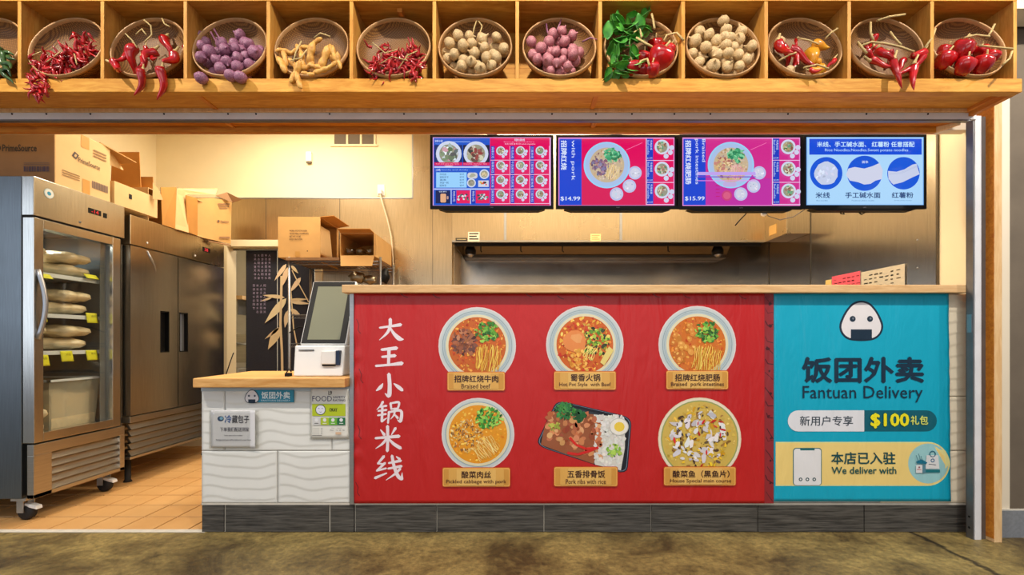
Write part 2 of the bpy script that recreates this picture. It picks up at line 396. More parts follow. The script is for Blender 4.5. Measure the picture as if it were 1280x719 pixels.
        for dx, dy in sh:
            out = []; s.L += .25
            for (x, y) in vs:
                u = (x-a)/(b-a or 1); w = (y-e)/(f-e or 1)
                if rot == -90: out.append(s.P((x0+w*(x1-x0)+dx, y0+u*(y1-y0)+dy)))
                else: out.append(s.P((x0+u*(x1-x0)+dx, y1-w*(y1-y0)+dy)))
            s.add(out, fs, False)
        return s
def plane_d(d): return lambda px, py, l: (X_(px, d), d-l, Z_(py, d))
def jc(c, j=18):
    b = rnd.randint(-j, j); return tuple(max(0, min(255, v+b+rnd.randint(-4, 4))) for v in c)
# ============================================================ THE SETTING
D0 = 2.66                                   # plane of the counter front
XL, XR, YB, YR, ZC = -3.79, 2.59, 4.85, 5.5, 3.45
struct('floor', B(-7, 7, -5, D0+.0, -.1, 0).box(2.62, 7, D0, 3.2, -.1, 0), M['concrete'])
fk = struct('floor_kitchen', B(XL, XR, D0, 7.0, -.1, -.006), M['grout'])
tiles = {}
def tile_mesh(w, l, h):
    return MB().hexa([(0, 0, -h), (w, 0, -h), (w, l, -h), (0, l, -h)], [(.002, .002, 0), (w-.002, .002, 0), (w-.002, l-.002, 0), (.002, l-.002, 0)])
tp = None; P_ = .2045; G = .008
for j in range(11):
    for i in range(11):
        x = -3.7615+i*P_; y = 2.66+.0045+j*P_+(.0)
        if tp is None:
            tp = obj('floor_tile', tile_mesh(P_-G, P_-G, .006), M['tile'], fk, local=True)
            o = tp
        else:
            o = tp.copy(); COL.objects.link(o); o.parent = fk
        o.location = Vector((x, y+.03, 0))-WORLD_ORG['floor_kitchen']+Vector((0, 0, rnd.uniform(-.0008, .0)))
struct('floor_tile_field', B(-1.5, XR, D0+.12, 5.5, -.006, -.002), M['tile'])
struct('trim_1', B(XL, -1.80, D0-.005, D0+.034, -.005, .003), M['joint'])      # threshold strip
struct('ceiling', B(XL-.1, XR+.1, D0-.05, 7.0, ZC, ZC+.1), M['white'])
struct('wall_left', B(XL-.1, XL, D0, YB+.1, 0, ZC), M['cream'])
# back wall left of the cooking recess, with a doorway
dx0, dx1, dz = X_(286, YB), X_(395, YB), Z_(309, YB)
RX = X_(565, YB)                            # recess edge
struct('wall_back', B(XL, dx0-.03, YB, YB+.12, 0, ZC).box(dx1+.03, RX, YB, YB+.12, 0, ZC).box(dx0-.03, dx1+.03, YB, YB+.12, dz+.03, ZC), M['cream'])
zs = Z_(248, YB); tx = X_(516, YB)
sp = struct('trim_2', B(X_(250, YB), dx0-.07, YB-.006, YB, dz-.3, zs).box(dx0-.07, dx1+.07, YB-.006, YB, dz+.07, zs).box(dx1+.07, tx, YB-.006, YB, 0, zs).box(tx, RX, YB-.008, YB, 0, ZC), M['steel_wall'])
for px in (333, 425, 541):
    obj('panel_seam', B(X_(px, YB)-.002, X_(px, YB)+.002, YB-.011, YB-.006, dz+.08 if px < 500 else 0, zs), M['steel_dark'], sp)
obj('edge_strip', B(X_(196, YB), tx, YB-.012, YB-.0, zs-.006, zs+.006), M['alu'], sp)
obj('edge_strip', B(tx-.006, tx+.006, YB-.012, YB-.0, zs, ZC), M['alu'], sp)
struct('wall_recess', B(RX, XR, YR, YR+.1, 0, ZC), M['steel_v'])
struct('wall_recess_side', B(RX-.02, RX, YB+.12, YR, 0, ZC), M['steel_v'])
wr = struct('wall_right', B(XR, XR+.08, D0-.0, YR+.1, 0, ZC), M['cream'])
yw = .0
dA = 2.59*F/(1172-CX)
rp = struct('trim_3', B(XR-.005, XR, dA, YR, 0, ZC), M['steel_v'])
for px in (962, 1014):
    d = XR*F/(px-CX); obj('panel_seam', B(XR-.009, XR-.005, d-.005, d+.005, 1.2, ZC), M['steel_dark'], rp)
obj('edge_strip', B(XR-.012, XR-.002, dA-.012, dA, 0, ZC), M['steel_dark'], rp)
for q, py in enumerate((335, 260, 300)):
    obj('bolt', MB().blob((XR-.007, dA+.14, Z_(py, dA+.14)), .004, .006, .006, 8, 5), M['alu'], rp)
# front wall above the opening and to the right of the post
struct('wall_front', B(-4.6, 2.575, D0, D0+.06, 2.30, ZC).box(-4.6, 3.6, D0-.03, D0+.1, ZC, 5), M['cream2'])
struct('wall_front_right', B(2.600, 2.735, 2.60, 2.75, 0, 5).box(2.6, 3.6, 2.60, 2.75, 2.95, 5), M['cream2'])
struct('wall_far_right', B(2.735, 4.2, 2.78, 2.85, 0, 5), M['grey_wall'])
bt = struct('baseboard_right', B(2.605, 2.86, 2.585, 2.60, 0, .15), M['grey_tile'])
obj('top_joint', B(2.605, 2.86, 2.588, 2.60, .15, .156), M['joint'], bt)
# header above the opening: wood soffit, roller-shutter guide, inner wood lip
zt = 2.36
s1 = struct('trim_4', B(-4.2, 2.455, 2.345, 2.552, zt, zt+.03), M['wood_x'])
for px in (253, 744):
    x = X_(px, 2.43); obj('batten', MB().box(x-.012, x+.012, 2.348, 2.55, zt-.006, zt), M['wood_y'], s1)
obj('end_strip', B(2.435, 2.455, 2.345, 2.552, zt-.018, zt), M['wood_y'], s1)
struct('trim_5', B(-4.2, 2.50, 2.535, 2.56, 2.343, 2.362), M['wood_post'])
gd = struct('trim_6', B(-4.2, 2.50, 2.550, 2.578, 2.308, 2.343), M['alu_paint'])
obj('shadow_gap', B(-4.2, 2.47, 2.552, 2.576, 2.300, 2.308), M['alu_dull'], gd)
for px in (15, 58, 113, 205, 285, 320, 412, 505, 595, 690, 745, 790, 843, 888, 985, 1083, 1160):
    obj('screw', MB().blob((X_(px, 2.549), 2.549, 2.336), .005, .004, .005, 8, 5), M['black'], gd)
s2 = struct('trim_7', B(-4.2, 2.42, 2.578, 2.655, 2.308, 2.33).box(-4.2, 2.36, 2.640, 2.662, 2.276, 2.308), M['wood_dark'])
for px in (288, 742):
    x = X_(px, 2.61); obj('batten', B(x-.012, x+.012, 2.579, 2.641, 2.300, 2.308), M['wood_y'], s2)
obj('end_strip', MB().hexa([(2.34, 2.662, 2.276), (2.36, 2.662, 2.276), (2.44, 2.578, 2.290), (2.42, 2.578, 2.290)], [(2.34, 2.662, 2.308), (2.36, 2.662, 2.308), (2.44, 2.578, 2.308), (2.42, 2.578, 2.308)]), M['wood_post'], s2)
# right jamb: shutter guide channel + wooden post
ch = struct('trim_8', B(2.490, 2.497, 2.559, 2.598, 0, 2.33).box(2.490, 2.568, 2.596, 2.600, 0, 2.33), M['alu_dull'])
obj('guide_rail', B(2.497, 2.533, 2.555, 2.596, 0, 2.33), M['alu_paint'], ch, bevel=.002)
obj('guide_side', B(2.533, 2.566, 2.566, 2.596, 0, 2.33), M['alu_dull'], ch)
obj('latch_plate', B(2.487, 2.490, 2.565, 2.592, 1.14, 1.24), M['alu'], ch)
for z in (.06, .12): obj('bolt', MB().blob((2.489, 2.58, z), .004, .006, .006, 8, 5), M['black'], ch)
ps = struct('trim_9', B(2.568, 2.610, 2.52, 2.66, 0, 2.40), M['wood_post'], bevel=.002)
obj('side_board', B(2.566, 2.5685, 2.522, 2.66, .02, 2.40), M['wood_dark'], ps)
# small back room seen through the doorway
struct('door_1', B(dx0-.07, dx0, YB-.03, YB+.13, 0, dz+.07).box(dx1, dx1+.07, YB-.03, YB+.13, 0, dz+.07).box(dx0, dx1, YB-.03, YB+.13, dz, dz+.07), M['cream'], bevel=.004)
struct('wall_back_room', B(XL, -.3, 6.9, 7.0, 0, ZC).box(XL-.1, XL, YB+.1, 7, 0, ZC).box(-.8, -.7, YB+.12, 7, 0, ZC), M['white'])

# ============================================================ THE COUNTER
bar = thing('service_counter', 'high long service counter with pale wooden ledge and charcoal tiled foot', 'counter', (.8, D0+.15, 0))
bx0, bx1 = X_(443, D0), X_(1210, D0)
zw0 = Z_(630, D0); ztop = Z_(366, 2.60)
obj('counter_wall', B(bx0, bx1, D0+.008, D0+.30, zw0, ztop), M['joint'], bar)
obj('foot', B(bx0, bx1, D0+.010, D0+.30, 0, zw0), M['joint'], bar)
obj('ledge', B(X_(427, 2.6), X_(1213, 2.6), 2.60, D0+.42, ztop, Z_(356, 2.6)), M['wood_ledge'], bar, bevel=.004)
def base_tile(px0, px1, parent, left=0):
    obj('base_tile', B(X_(px0, D0)+.003, X_(px1, D0)-.003, D0-.002, D0+.012, .002, zw0-.006), M['base_tile'], parent, bevel=.0015)
jt = [412, 546, 680, 814, 947, 1080, 1208]
for a, b in zip([443]+jt[1:-1], jt[1:]): base_tile(a if a != 443 else 444, b, bar)
obj('joint_strip', B(bx0, bx1, D0-.001, D0+.010, zw0-.006, zw0+.006), M['joint'], bar)
def wave_tile(x0, x1, z0, z1, parent, m, y=D0):
    nx = max(4, int((x1-x0)/.012)); nz = max(4, int((z1-z0)/.005))
    def fn(u, v):
        x = x0+u*(x1-x0); z = z0+v*(z1-z0)
        e = min(1, min(x-x0, x1-x, z-z0, z1-z)/.006)
        ph = (z+.012*sin(2*pi*x/.40+3*z)+.006*sin(2*pi*x/.23+9*z+1))/.062
        w = (ph % 1); w = (1-w)**1.0 if w > .18 else w/.18*.82
        return (x, y-.001-.0034*w*e, z)
    mb = MB(); mb.slab(nx, nz, fn, (0, .010, 0)); obj('wave_tile', mb, m, parent)
for a, b in ((Z_(563.5, D0)+.002, ztop-.003), (zw0+.007, Z_(563.5, D0)-.002)):
    if b-a > .45:
        mid = Z_(496, D0)
        for (p, q) in ((a, mid-.002), (mid+.002, b)):
            for (u, w) in ((X_(1100, D0), X_(1209.5, D0)),): wave_tile(u, w, p, q, bar, M['wave_cream'])
    else: wave_tile(X_(1100, D0), X_(1209.5, D0), a, b, bar, M['wave_cream'])
obj('end_trim', B(X_(1209.7, D0), X_(1216, D0), D0+.0, D0+.30, 0, ztop), M['alu_dull'], bar)
obj('left_edge', B(X_(438, D0), bx0, D0-.012, D0+.30, zw0, ztop), M['alu'], bar)

low = thing('ordering_counter', 'low white wave-tiled counter with a wooden worktop left of the banner', 'counter', (-1.35, D0+.3, 0))
lx0, lx1 = X_(252, D0), bx0-.028
zl = Z_(484, 2.62)
obj('counter_body', B(lx0, lx1, D0+.008, 3.22, 0, zl), M['joint'], low)
obj('worktop', MB().hexa([(-1.818, 2.585, zl), (-.972, 2.585, zl), (-.972, 3.24, zl), (-1.87, 3.24, zl)], [(-1.818, 2.585, .885), (-.972, 2.585, .885), (-.972, 3.24, .885), (-1.87, 3.24, .885)]), M['wood_top'], low, bevel=.005)
zj = Z_(563.5, D0)
for a, b in ((252, 281), (281.3, 414.7), (415, 437.5)): wave_tile(X_(a, D0)+.002, X_(b, D0), zj+.002, Z_(489, D0), low, M['wave'])
for a, b in ((252, 346.5), (347.3, 437.5)): wave_tile(X_(a, D0)+.002, X_(b, D0), zw0+.007, zj-.002, low, M['wave'])
obj('top_strip', B(lx0, lx1, D0-.004, D0+.008, Z_(489, D0), zl), mat('blue_grey_strip', (176, 190, 200), .4, 0, .05, 10), low)
obj('joint_strip', B(lx0, lx1, D0-.001, D0+.010, zw0-.006, zw0+.006), M['joint'], low)
base_tile(252, 280.5, low); base_tile(281.5, 411.5, low); base_tile(412.5, 443, low)
for z0, z1 in ((0.004, zw0-.008),): wave = B(lx0-.004, lx0+.006, D0+.01, 3.2, z0, z1)
obj('side_tile', wave, M['base_tile'], low)
obj('side_panel', B(lx0-.002, lx0+.006, D0+.01, 3.21, zw0, zl), M['white'], low)

# ============================================================ BANNERS
dB = D0-.014
def soft_cloth(d, amp, edges):
    def fn(px, py, l):
        x = X_(px, d); z = Z_(py, d); f = 0
        for (ex, w, a) in edges:
            t = abs(px-ex)/w
            if t < 1: f += a*(1-t)**2*(.5+.5*sin(z*41+sin(z*13)*2+ex))
        return (x, d-l-amp*(.5+.5*sin(x*9+.6*sin(z*3)))-f, z)
    return fn
red = thing('menu_banner', 'red vinyl menu banner with white vertical characters and six dishes', 'banner', (X_(700, dB), dB, zw0))
fR = soft_cloth(dB, 0, [(443, 16, .010)])
c = Canvas(fR); c.cur = lin((188, 24, 27))
RB = (443, 366.4, 967, 629.5)
c.slab(130, 60, lambda u, v: fR(RB[0]+u*(RB[2]-RB[0]), RB[3]-v*(RB[3]-RB[1]), 0), (0, .002, 0))
obj('banner_cloth', c, M['vinyl'], red)
c = Canvas(fR)
for k in range(24):     # darker pattern margin on the right, laid in short pieces so that it follows the cloth
    y0 = 366.6+k*10.95; c.rect(955.5, y0, 967, min(629.3, y0+10.95), (140, 36, 44), up=(k == 0))
for k in range(16):
    y = 372+k*16+rnd.uniform(-4, 4); c.line([(956+rnd.uniform(0, 3), y), (960+rnd.uniform(-2, 3), y+6), (966.5, y+rnd.uniform(4, 15))], rnd.uniform(.5, 1.1), (62, 14, 26), up=(k == 0))
for k in range(9):
    c.irr(961+rnd.uniform(-2, 3), 380+k*28, rnd.uniform(1.2, 2.4), (70, 14, 26), 6)
for (x, y) in ((505, 369), (545, 370), (660, 368), (700, 371), (734, 369), (820, 369), (858, 370), (928, 371)):
    c.line([(x-4, y-2), (x, y+1.5), (x+5, y+3)], .8, (86, 12, 24), up=False)
for (x, y) in ((449, 408), (450, 540), (448, 611), (452, 470)):
    c.line([(x-3, y-9), (x, y-2), (x-1, y+5), (x+2, y+9)], .9, (112, 14, 26), up=False)
obj('border_print', c, M['vinyl'], red, kind='stuff')
c = Canvas(fR, .0003); c.L = 3
BR = {'da': [[(6, 40, 8), (45, 34, 9), (90, 26, 13)], [(48, 1, 13), (47, 35, 12), (34, 66, 10), (4, 97, 2)], [(47, 38, 6), (62, 66, 12), (84, 90, 17), (101, 94, 4)]],
 'wang': [[(22, 13, 9), (80, 5, 14)], [(24, 49, 8), (74, 43, 13)], [(0, 94, 9), (50, 89, 9), (101, 81, 15)], [(51, 10, 13), (49, 88, 11)]],
 'xiao': [[(49, 0, 13), (52, 50, 14), (49, 92, 15), (34, 82, 2)], [(26, 40, 3), (17, 56, 13), (2, 70, 5)], [(68, 40, 4), (84, 54, 13), (99, 68, 12)]],
 'guo': [[(24, 2, 10), (15, 20, 7), (0, 38, 2)], [(14, 25, 7), (38, 20, 8)], [(6, 44, 7), (38, 39, 8)], [(4, 64, 7), (36, 58, 8)], [(22, 26, 9), (20, 92, 10)], [(20, 92, 9), (40, 76, 3)], [(54, 8, 9), (57, 36, 7)], [(54, 9, 7), (86, 4, 9), (82, 34, 7)], [(57, 35, 6), (82, 32, 7)], [(48, 48, 9), (44, 100, 7)], [(47, 50, 8), (94, 43, 10), (93, 90, 12), (80, 84, 2)], [(71, 32, 7), (68, 60, 7), (54, 82, 2)], [(68, 58, 5), (82, 76, 10)]],
 'mi': [[(50, 0, 12), (51, 50, 11), (49, 99, 12)], [(2, 48, 9), (96, 40, 13)], [(22, 14, 4), (37, 34, 12)], [(82, 8, 11), (66, 34, 4)], [(47, 48, 9), (30, 70, 9), (2, 90, 2)], [(53, 48, 6), (74, 70, 12), (102, 88, 13)]],
 'xian': [[(32, 2, 10), (10, 32, 7)], [(10, 32, 6), (34, 34, 6)], [(36, 30, 9), (6, 62, 7)], [(6, 62, 6), (40, 52, 7)], [(0, 92, 10), (42, 72, 5)], [(50, 30, 7), (94, 20, 10)], [(48, 53, 7), (96, 43, 10)], [(62, 0, 10), (70, 45, 11), (84, 84, 13), (98, 96, 12)], [(98, 96, 11), (99, 70, 2)], [(92, 54, 9), (72, 76, 8), (40, 101, 2)], [(78, 3, 4), (90, 14, 10)]]}
for ch_, x0, y0, x1, y1 in (('da', 473, 399, 504, 426), ('wang', 470, 434, 502, 459), ('xiao', 470, 468, 503, 497), ('guo', 471, 502, 503, 529), ('mi', 469, 533, 500, 564), ('xian', 469, 570, 503, 600)):
    c.brush(BR[ch_], x0, y0, x1, y1, (236, 222, 230))
obj('banner_characters', c, M['vinyl'], red, label='large white vertical characters')

def noodles(c, x, y, w, h, ang, cols, n=26, wd=.8):
    for k in range(n):
        t = (k+.5)/n-.5; L = h*(.5-.25*abs(t))*rnd.uniform(.8, 1.1); ph = rnd.uniform(0, 6); pts = []
        for q in range(7):
            s_ = (q/6-.5)*2*L; o_ = t*w+1.0*sin(ph+q*.9)
            pts.append((x+o_*cos(ang)-s_*sin(ang), y+o_*sin(ang)+s_*cos(ang)))
        c.line(pts, wd, jc(rnd.choice(cols), 12), up=False)
def inside(px, py, x, y, r): return (px-x)**2+(py-y)**2 < r*r
def scatter(c, x, y, r, cols, n, s0, s1, sq=.7, box=None):
    k = 0
    while k < n:
        px, py = x+rnd.uniform(-r, r), y+rnd.uniform(-r, r)
        if not inside(px, py, x, y, r*.96): continue
        if box and not (box[0] <= px <= box[2] and box[1] <= py <= box[3]): k += 1; continue
        c.irr(px, py, rnd.uniform(s0, s1), jc(rnd.choice(cols), 20), 7, sq, rnd.uniform(0, 3)); k += 1
def leaves(c, x, y, r, n, cols=((70, 140, 50), (110, 176, 60), (42, 104, 40), (150, 200, 80))):
    for k in range(n):
        a = rnd.uniform(0, 6.28); q = r*rnd.uniform(0, 1)**.6; c.irr(x+q*cos(a), y+q*sin(a)*.85, rnd.uniform(1.6, 3.4), jc(rnd.choice(cols), 16), 8, rnd.uniform(.35, .8), rnd.uniform(0, 3))
def bowl_rim(c, x, y, r, food, broth):
    c.disc(x, y, r, (216, 208, 208)); c.disc(x, y, r-1.6, (196, 204, 206)); c.disc(x, y, r-4, (178, 194, 200))
    c.ring(x, y, r-5.4, r-5.0, (110, 126, 140)); c.ring(x, y, r-7.6, r-7.3, (130, 146, 156)); c.ring(x, y, food, food+3.2, (222, 214, 180)); c.disc(x, y, food, broth); c.top()
def bowl(kind, x, y, r, food):
    c = Canvas(fR, .00015); c.L = 4; x0 = x; f = food
    if kind == 'beef':
        bowl_rim(c, x, y, r, f, (196, 96, 30)); scatter(c, x, y, f, [(214, 84, 26), (230, 130, 40), (180, 60, 20), (236, 170, 70)], 240, .8, 2.2)
        c.top(); scatter(c, x-16, y-4, 17, [(120, 66, 48), (150, 84, 56), (92, 50, 44), (176, 108, 70)], 110, 1.5, 3.6)
        c.top(); noodles(c, x+14, y+16, 30, 36, .12, [(230, 176, 60), (246, 206, 96), (206, 140, 36)], 30)
        c.top(); leaves(c, x+12, y-18, 15, 90)
    elif kind == 'hotpot':
        bowl_rim(c, x, y, r, f, (204, 96, 26)); scatter(c, x, y, f, [(226, 120, 30), (210, 50, 24), (240, 180, 70), (226, 196, 90), (190, 60, 20)], 300, .8, 2.6)
        c.top(); scatter(c, x+14, y-4, 18, [(150, 190, 60), (90, 140, 40), (220, 200, 90), (50, 60, 30)], 120, 1, 3)
        c.top(); c.irr(x-13, y-4, 15, (226, 136, 70), 12, .9, .3, .1); c.irr(x-10, y-8, 7, (232, 160, 96), 9, .8, .3, .2); scatter(c, x-8, y+18, 12, [(236, 180, 80), (226, 150, 50)], 50, 1, 3)
        c.top(); c.poly([(x+30, y+2), (x+36, y+7), (x+24, y+26), (x+19, y+22)], (226, 206, 120)); noodles(c, x+6, y+10, 14, 18, .5, [(240, 220, 120)], 10)
    elif kind == 'intestine':
        bowl_rim(c, x, y, r, f, (206, 110, 30)); scatter(c, x, y, f, [(226, 130, 40), (200, 80, 26), (236, 170, 70)], 200, .8, 2.2)
        c.top()
        for k in range(34):
            a = rnd.uniform(0, 6.28); q = rnd.uniform(0, 1)**.5; px, py = x-16+16*q*cos(a), y+0+26*q*sin(a)
            if inside(px, py, x, y, f-4): c.irr(px, py, rnd.uniform(3, 5), jc((206, 130, 44), 20), 9, .75, rnd.uniform(0, 3), .12); c.irr(px-.6, py-.8, rnd.uniform(1.4, 2.4), jc((238, 180, 90), 10), 7, .7, rnd.uniform(0, 3), .2)
        c.top(); noodles(c, x+12, y+18, 34, 34, .15, [(232, 190, 80), (246, 214, 110), (206, 150, 44)], 30)
        c.top(); leaves(c, x+12, y-16, 15, 90)
    elif kind == 'cabbage':
        bowl_rim(c, x, y, r, f, (226, 150, 30)); scatter(c, x, y, f, [(240, 170, 40), (230, 140, 20), (246, 196, 80)], 160, .8, 2.4)
        c.top(); scatter(c, x-13, y+2, 22, [(226, 190, 110), (206, 160, 90), (150, 100, 60), (236, 214, 150), (120, 84, 50)], 170, .9, 2.4, .4)
        c.top(); noodles(c, x+10, y+17, 30, 26, -.6, [(240, 206, 120), (226, 180, 90), (246, 224, 150)], 26)
        c.top(); leaves(c, x+14, y-20, 16, 100, ((60, 150, 50), (110, 190, 70), (30, 110, 40), (160, 210, 90)))
    elif kind == 'fish':
        c.disc(x, y, r, (222, 206, 180)); c.disc(x, y, r-1, (232, 220, 198)); c.disc(x, y, f, (150, 160, 96)); c.disc(x, y, f-1.6, (206, 176, 84)); c.top()
        scatter(c, x, y, f-2, [(216, 186, 90), (196, 160, 70), (226, 200, 110)], 120, 1, 3)
        c.top(); scatter(c, x, y-2, f-8, [(214, 160, 30), (150, 110, 50), (90, 70, 50), (226, 186, 60)], 130, 1.4, 4, .5)
        c.top(); scatter(c, x-2, y-2, f-12, [(222, 218, 222), (206, 204, 210), (232, 230, 232)], 60, 2.6, 7, .5)
        c.top(); scatter(c, x, y, f-12, [(196, 30, 36), (214, 40, 40)], 11, 2.6, 4.4, .35); scatter(c, x, y, f-12, [(70, 60, 60), (50, 44, 46)], 26, .8, 2.4, .4); scatter(c, x, y+4, f-12, [(232, 190, 40)], 24, 1.4, 3.4, .5)
    obj('dish_print', c, M['vinyl'], red, label={'beef': 'printed bowl of beef noodles', 'hotpot': 'printed bowl of hot pot noodles', 'intestine': 'printed bowl with brown pieces, greens and noodles', 'cabbage': 'printed bowl of yellow broth, greens and noodles', 'fish': 'printed cream bowl with white fish pieces'}[kind])
bowl('beef', 596.5, 432.5, 48.5, 36); bowl('hotpot', 731, 431, 48.5, 35.5); bowl('intestine', 871.5, 431, 48.5, 35.5)
bowl('cabbage', 597.5, 543, 45.5, 36.5); bowl('fish', 874.5, 549, 52, 48.5)
def rround(pts, k=4, q=.14):
    out = []; n = len(pts)
    for i in range(n):
        p, a, b = Vector(pts[i]), Vector(pts[i-1]), Vector(pts[(i+1) % n]); s_ = p+(a-p)*q; e = p+(b-p)*q
        for j in range(k+1):
            t = j/k; out.append(tuple((1-t)**2*s_+2*t*(1-t)*p+t*t*e))
    return out
c = Canvas(fR, .00015); c.L = 4
T = [(696, 500), (790, 522), (784, 594), (669, 557)]
def sh(pts, f): cx = sum(p[0] for p in pts)/4; cy = sum(p[1] for p in pts)/4; return [(cx+(p[0]-cx)*f, cy+(p[1]-cy)*f) for p in pts]
for f, col in ((1, (20, 24, 40)), (.975, (110, 126, 150)), (.96, (16, 20, 34)), (.86, (44, 52, 62))): c.poly(rround(sh(T, f))[::-1], col)
c.top()
c.poly([(741, 518), (762, 520), (781, 528), (781, 560), (776, 588), (744, 581), (736, 560)][::-1], (214, 212, 206)); c.poly([(690, 514), (742, 518), (748, 560), (742, 580), (700, 565), (676, 556), (680, 536)][::-1], (150, 84, 52)); c.top()
for k in range(300):
    px, py = rnd.uniform(746, 784), rnd.uniform(520, 584)
    if (px-746) > -.1*(py-520) and px < 786-.12*(py-520) and py < 530+(px-700)*.75+8: c.irr(px-3, py, rnd.uniform(1.4, 2.6), jc((222, 220, 216), 10), 6)
for k in range(130):
    px, py = rnd.uniform(684, 752), rnd.uniform(516, 574); 
    if py < 548+(px-684)*.42 and py > 512+(px-690)*.1: c.irr(px, py, rnd.uniform(2.2, 5), jc(rnd.choice([(186, 106, 66), (206, 134, 90), (160, 80, 50), (216, 160, 110)]), 14), 8, .75, rnd.uniform(0, 3), .25)
c.top(); leaves(c, 706, 514, 12, 90, ((20, 84, 40), (40, 120, 60), (60, 140, 60))); leaves(c, 724, 520, 8, 50, ((16, 74, 40), (36, 110, 60)))
leaves(c, 693, 533, 6, 18, ((150, 160, 60), (190, 190, 80)))
c.line([(712, 547), (720, 556), (732, 561), (744, 560)], 3, (214, 36, 30)); c.line([(709, 566), (722, 568), (736, 564), (748, 559)], 3.2, (206, 30, 30))
c.disc(773.5, 533.5, 12, (196, 196, 190), 11); c.disc(773.5, 533.5, 11, (234, 230, 222), 10); c.disc(774, 533.5, 6.5, (232, 200, 70), 6); leaves(c, 767, 563, 9, 34, ((120, 176, 60), (170, 206, 90)))
obj('dish_print', c, M['vinyl'], red, label='printed black tray of ribs, rice and egg')
for (x0, y0, x1, y1, cn, en, cb, eb) in (
    (559, 464.6, 631.5, 488.5, '招牌红烧牛肉', 'Braised beef', (568, 469, 623, 478), (577, 479.5, 613, 485.5)),
    (692, 463.8, 770, 487.6, '蜀香火锅', 'Hot Pot Style  with Beef', (713, 467.5, 750, 476.5), (699, 478, 763, 484)),
    (832, 463, 910, 487, '招牌红烧肥肠', 'Braised  pork intestines', (843, 467.5, 899, 476.5), (838, 477.5, 904, 484)),
    (553, 584, 638, 608.5, '酸菜肉丝', 'Pickled cabbage with pork', (577, 588.5, 614, 597.5), (558, 599, 633, 605)),
    (692, 583, 772, 608, '五香排骨饭', 'Pork ribs with rice', (709, 587.5, 756, 597), (707, 598.5, 757, 604.5)),
    (829, 583, 919.5, 607, '酸菜鱼（黑鱼片）', 'House Special main course', (840, 587.5, 911, 596.5), (837, 598, 913, 604))):
    c = Canvas(fR, .0003); c.L = 20
    c.rrect(x0, y0, x1, y1, 2.5, (196, 92, 30), up=False); L0 = c.L; c.top(); c.rrect(x0+.8, y0+.8, x1-.8, y1-.8, 2, (236, 176, 90), up=False)
    c.top(); c.rrect(x0+2, y0+2, x1-2, y1-2, 1.5, (206, 148, 66), up=False)
    c.top(); c.rrect(x0+8, y0+2, x1-8, y1-2, 1.5, (218, 166, 84), up=False); c.top(); c.rrect(x0+18, y0+2, x1-18, y1-2, 1.5, (226, 180, 100), up=False)
    c.top(); c.text(cn, *cb, (62, 26, 20), off=.02, up=False); c.text(en, *eb, (84, 44, 26), off=.012, up=False)
    obj('dish_caption', c, M['vinyl'], red, label='gold caption reading '+en.replace('  ', ' '))

dC = D0-.012
blue = thing('delivery_banner', 'turquoise vinyl delivery banner with rice ball logo right of the red banner', 'banner', (X_(1077, dC), dC, zw0))
fB = soft_cloth(dC, 0, [(1187, 8, .003)])
c = Canvas(fB); c.cur = lin((0, 164, 196))
c.slab(60, 60, lambda u, v: fB(967+u*(1187-967+(v-.5)*-3), 627-v*(627-366.4), 0), (0, .0018, 0)); obj('banner_cloth', c, M['vinyl'], blue)
def onigiri(c, x, y, s, white=(226, 222, 226), ink=(18, 42, 62)):
    def shape(k):
        V_ = [(0, -.28), (.43, .36), (-.43, .36)]; rr = .55-(1-k); pts = []
        for i, (vx, vy) in enumerate(V_):
            a0_ = (-150, -31, 90)[i]; a1_ = (-30, 90, 211)[i]
            for j in range(13): a = R(a0_+(a1_-a0_)*j/12); pts.append((vx+rr*cos(a), vy+rr*sin(a)))
        out = []
        for i in range(len(pts)):
            (ax, ay), (bx_, by_) = pts[i], pts[(i+1) % len(pts)]
            for j in range(6):
                u, v = ax+(bx_-ax)*j/6, ay+(by_-ay)*j/6; g = math.atan2(v, u); kk_ = (rr+.45)
                out.append((x+s*(u*.62+.38*kk_*cos(g)*.98), y+s*(v*.62+.38*kk_*sin(g)*.92)))
        return out[::-1]
    c.poly(shape(1), ink); c.poly(shape(.91), white)
    c.disc(x-s*.38, y-s*.06, s*.13, ink, n=16); c.disc(x+s*.38, y-s*.06, s*.13, ink, n=16, up=False)
    c.disc(x-s*.36, y-s*.08, s*.05, (110, 116, 130), n=10); c.disc(x+s*.40, y-s*.08, s*.05, (110, 116, 130), n=10, up=False)
    c.rect(x-s*.46, y+s*.40, x+s*.46, y+s*.84, ink)
c = Canvas(fB, .0003); onigiri(c, 1076.5, 400.5, 28.5); INK = (12, 44, 66)
c.text('饭团外卖', 1002, 446, 1155, 479, INK, off=.035); c.text('Fantuan Delivery', 1003, 482.5, 1153, 503, INK, off=.002)
obj('delivery_logo', c, M['vinyl'], blue, label='rice ball logo with dark lettering')
c = Canvas(fB, .0003)
c.rrect(984.5, 513, 1171, 539.5, 13.2, (0, 92, 110)); c.top()
pts = [(1080, 513), (1080, 539.5)]+[(997.5+13*cos(R(a)), 526.25+13.2*sin(R(a))) for a in range(90, 271, 15)]; c.poly(pts[::-1], (222, 224, 232))
c.text('新用户专享', 999.5, 520, 1066, 532.5, (52, 64, 76), off=.012); c.text('$100', 1087, 515.5, 1136.5, 536.5, (16, 110, 70), off=.06); c.text('$100', 1087.5, 516.5, 1136, 535.5, (238, 226, 30), off=.04)
c.text('礼包', 1137.5, 519.5, 1159.5, 531, (214, 224, 110), off=.02)
obj('offer_print', c, M['vinyl'], blue, label='white and teal pill-shaped offer lettering')
c = Canvas(fB, .0003)
def halfpill(x0, x1, y0, y1, col):
    r_ = (y1-y0)/2; cy = (y0+y1)/2; return c.poly([(x0, y0), (x0, y1)]+[(x1-r_+r_*cos(R(a)), cy+r_*sin(R(a))) for a in range(90, -91, -9)], col)
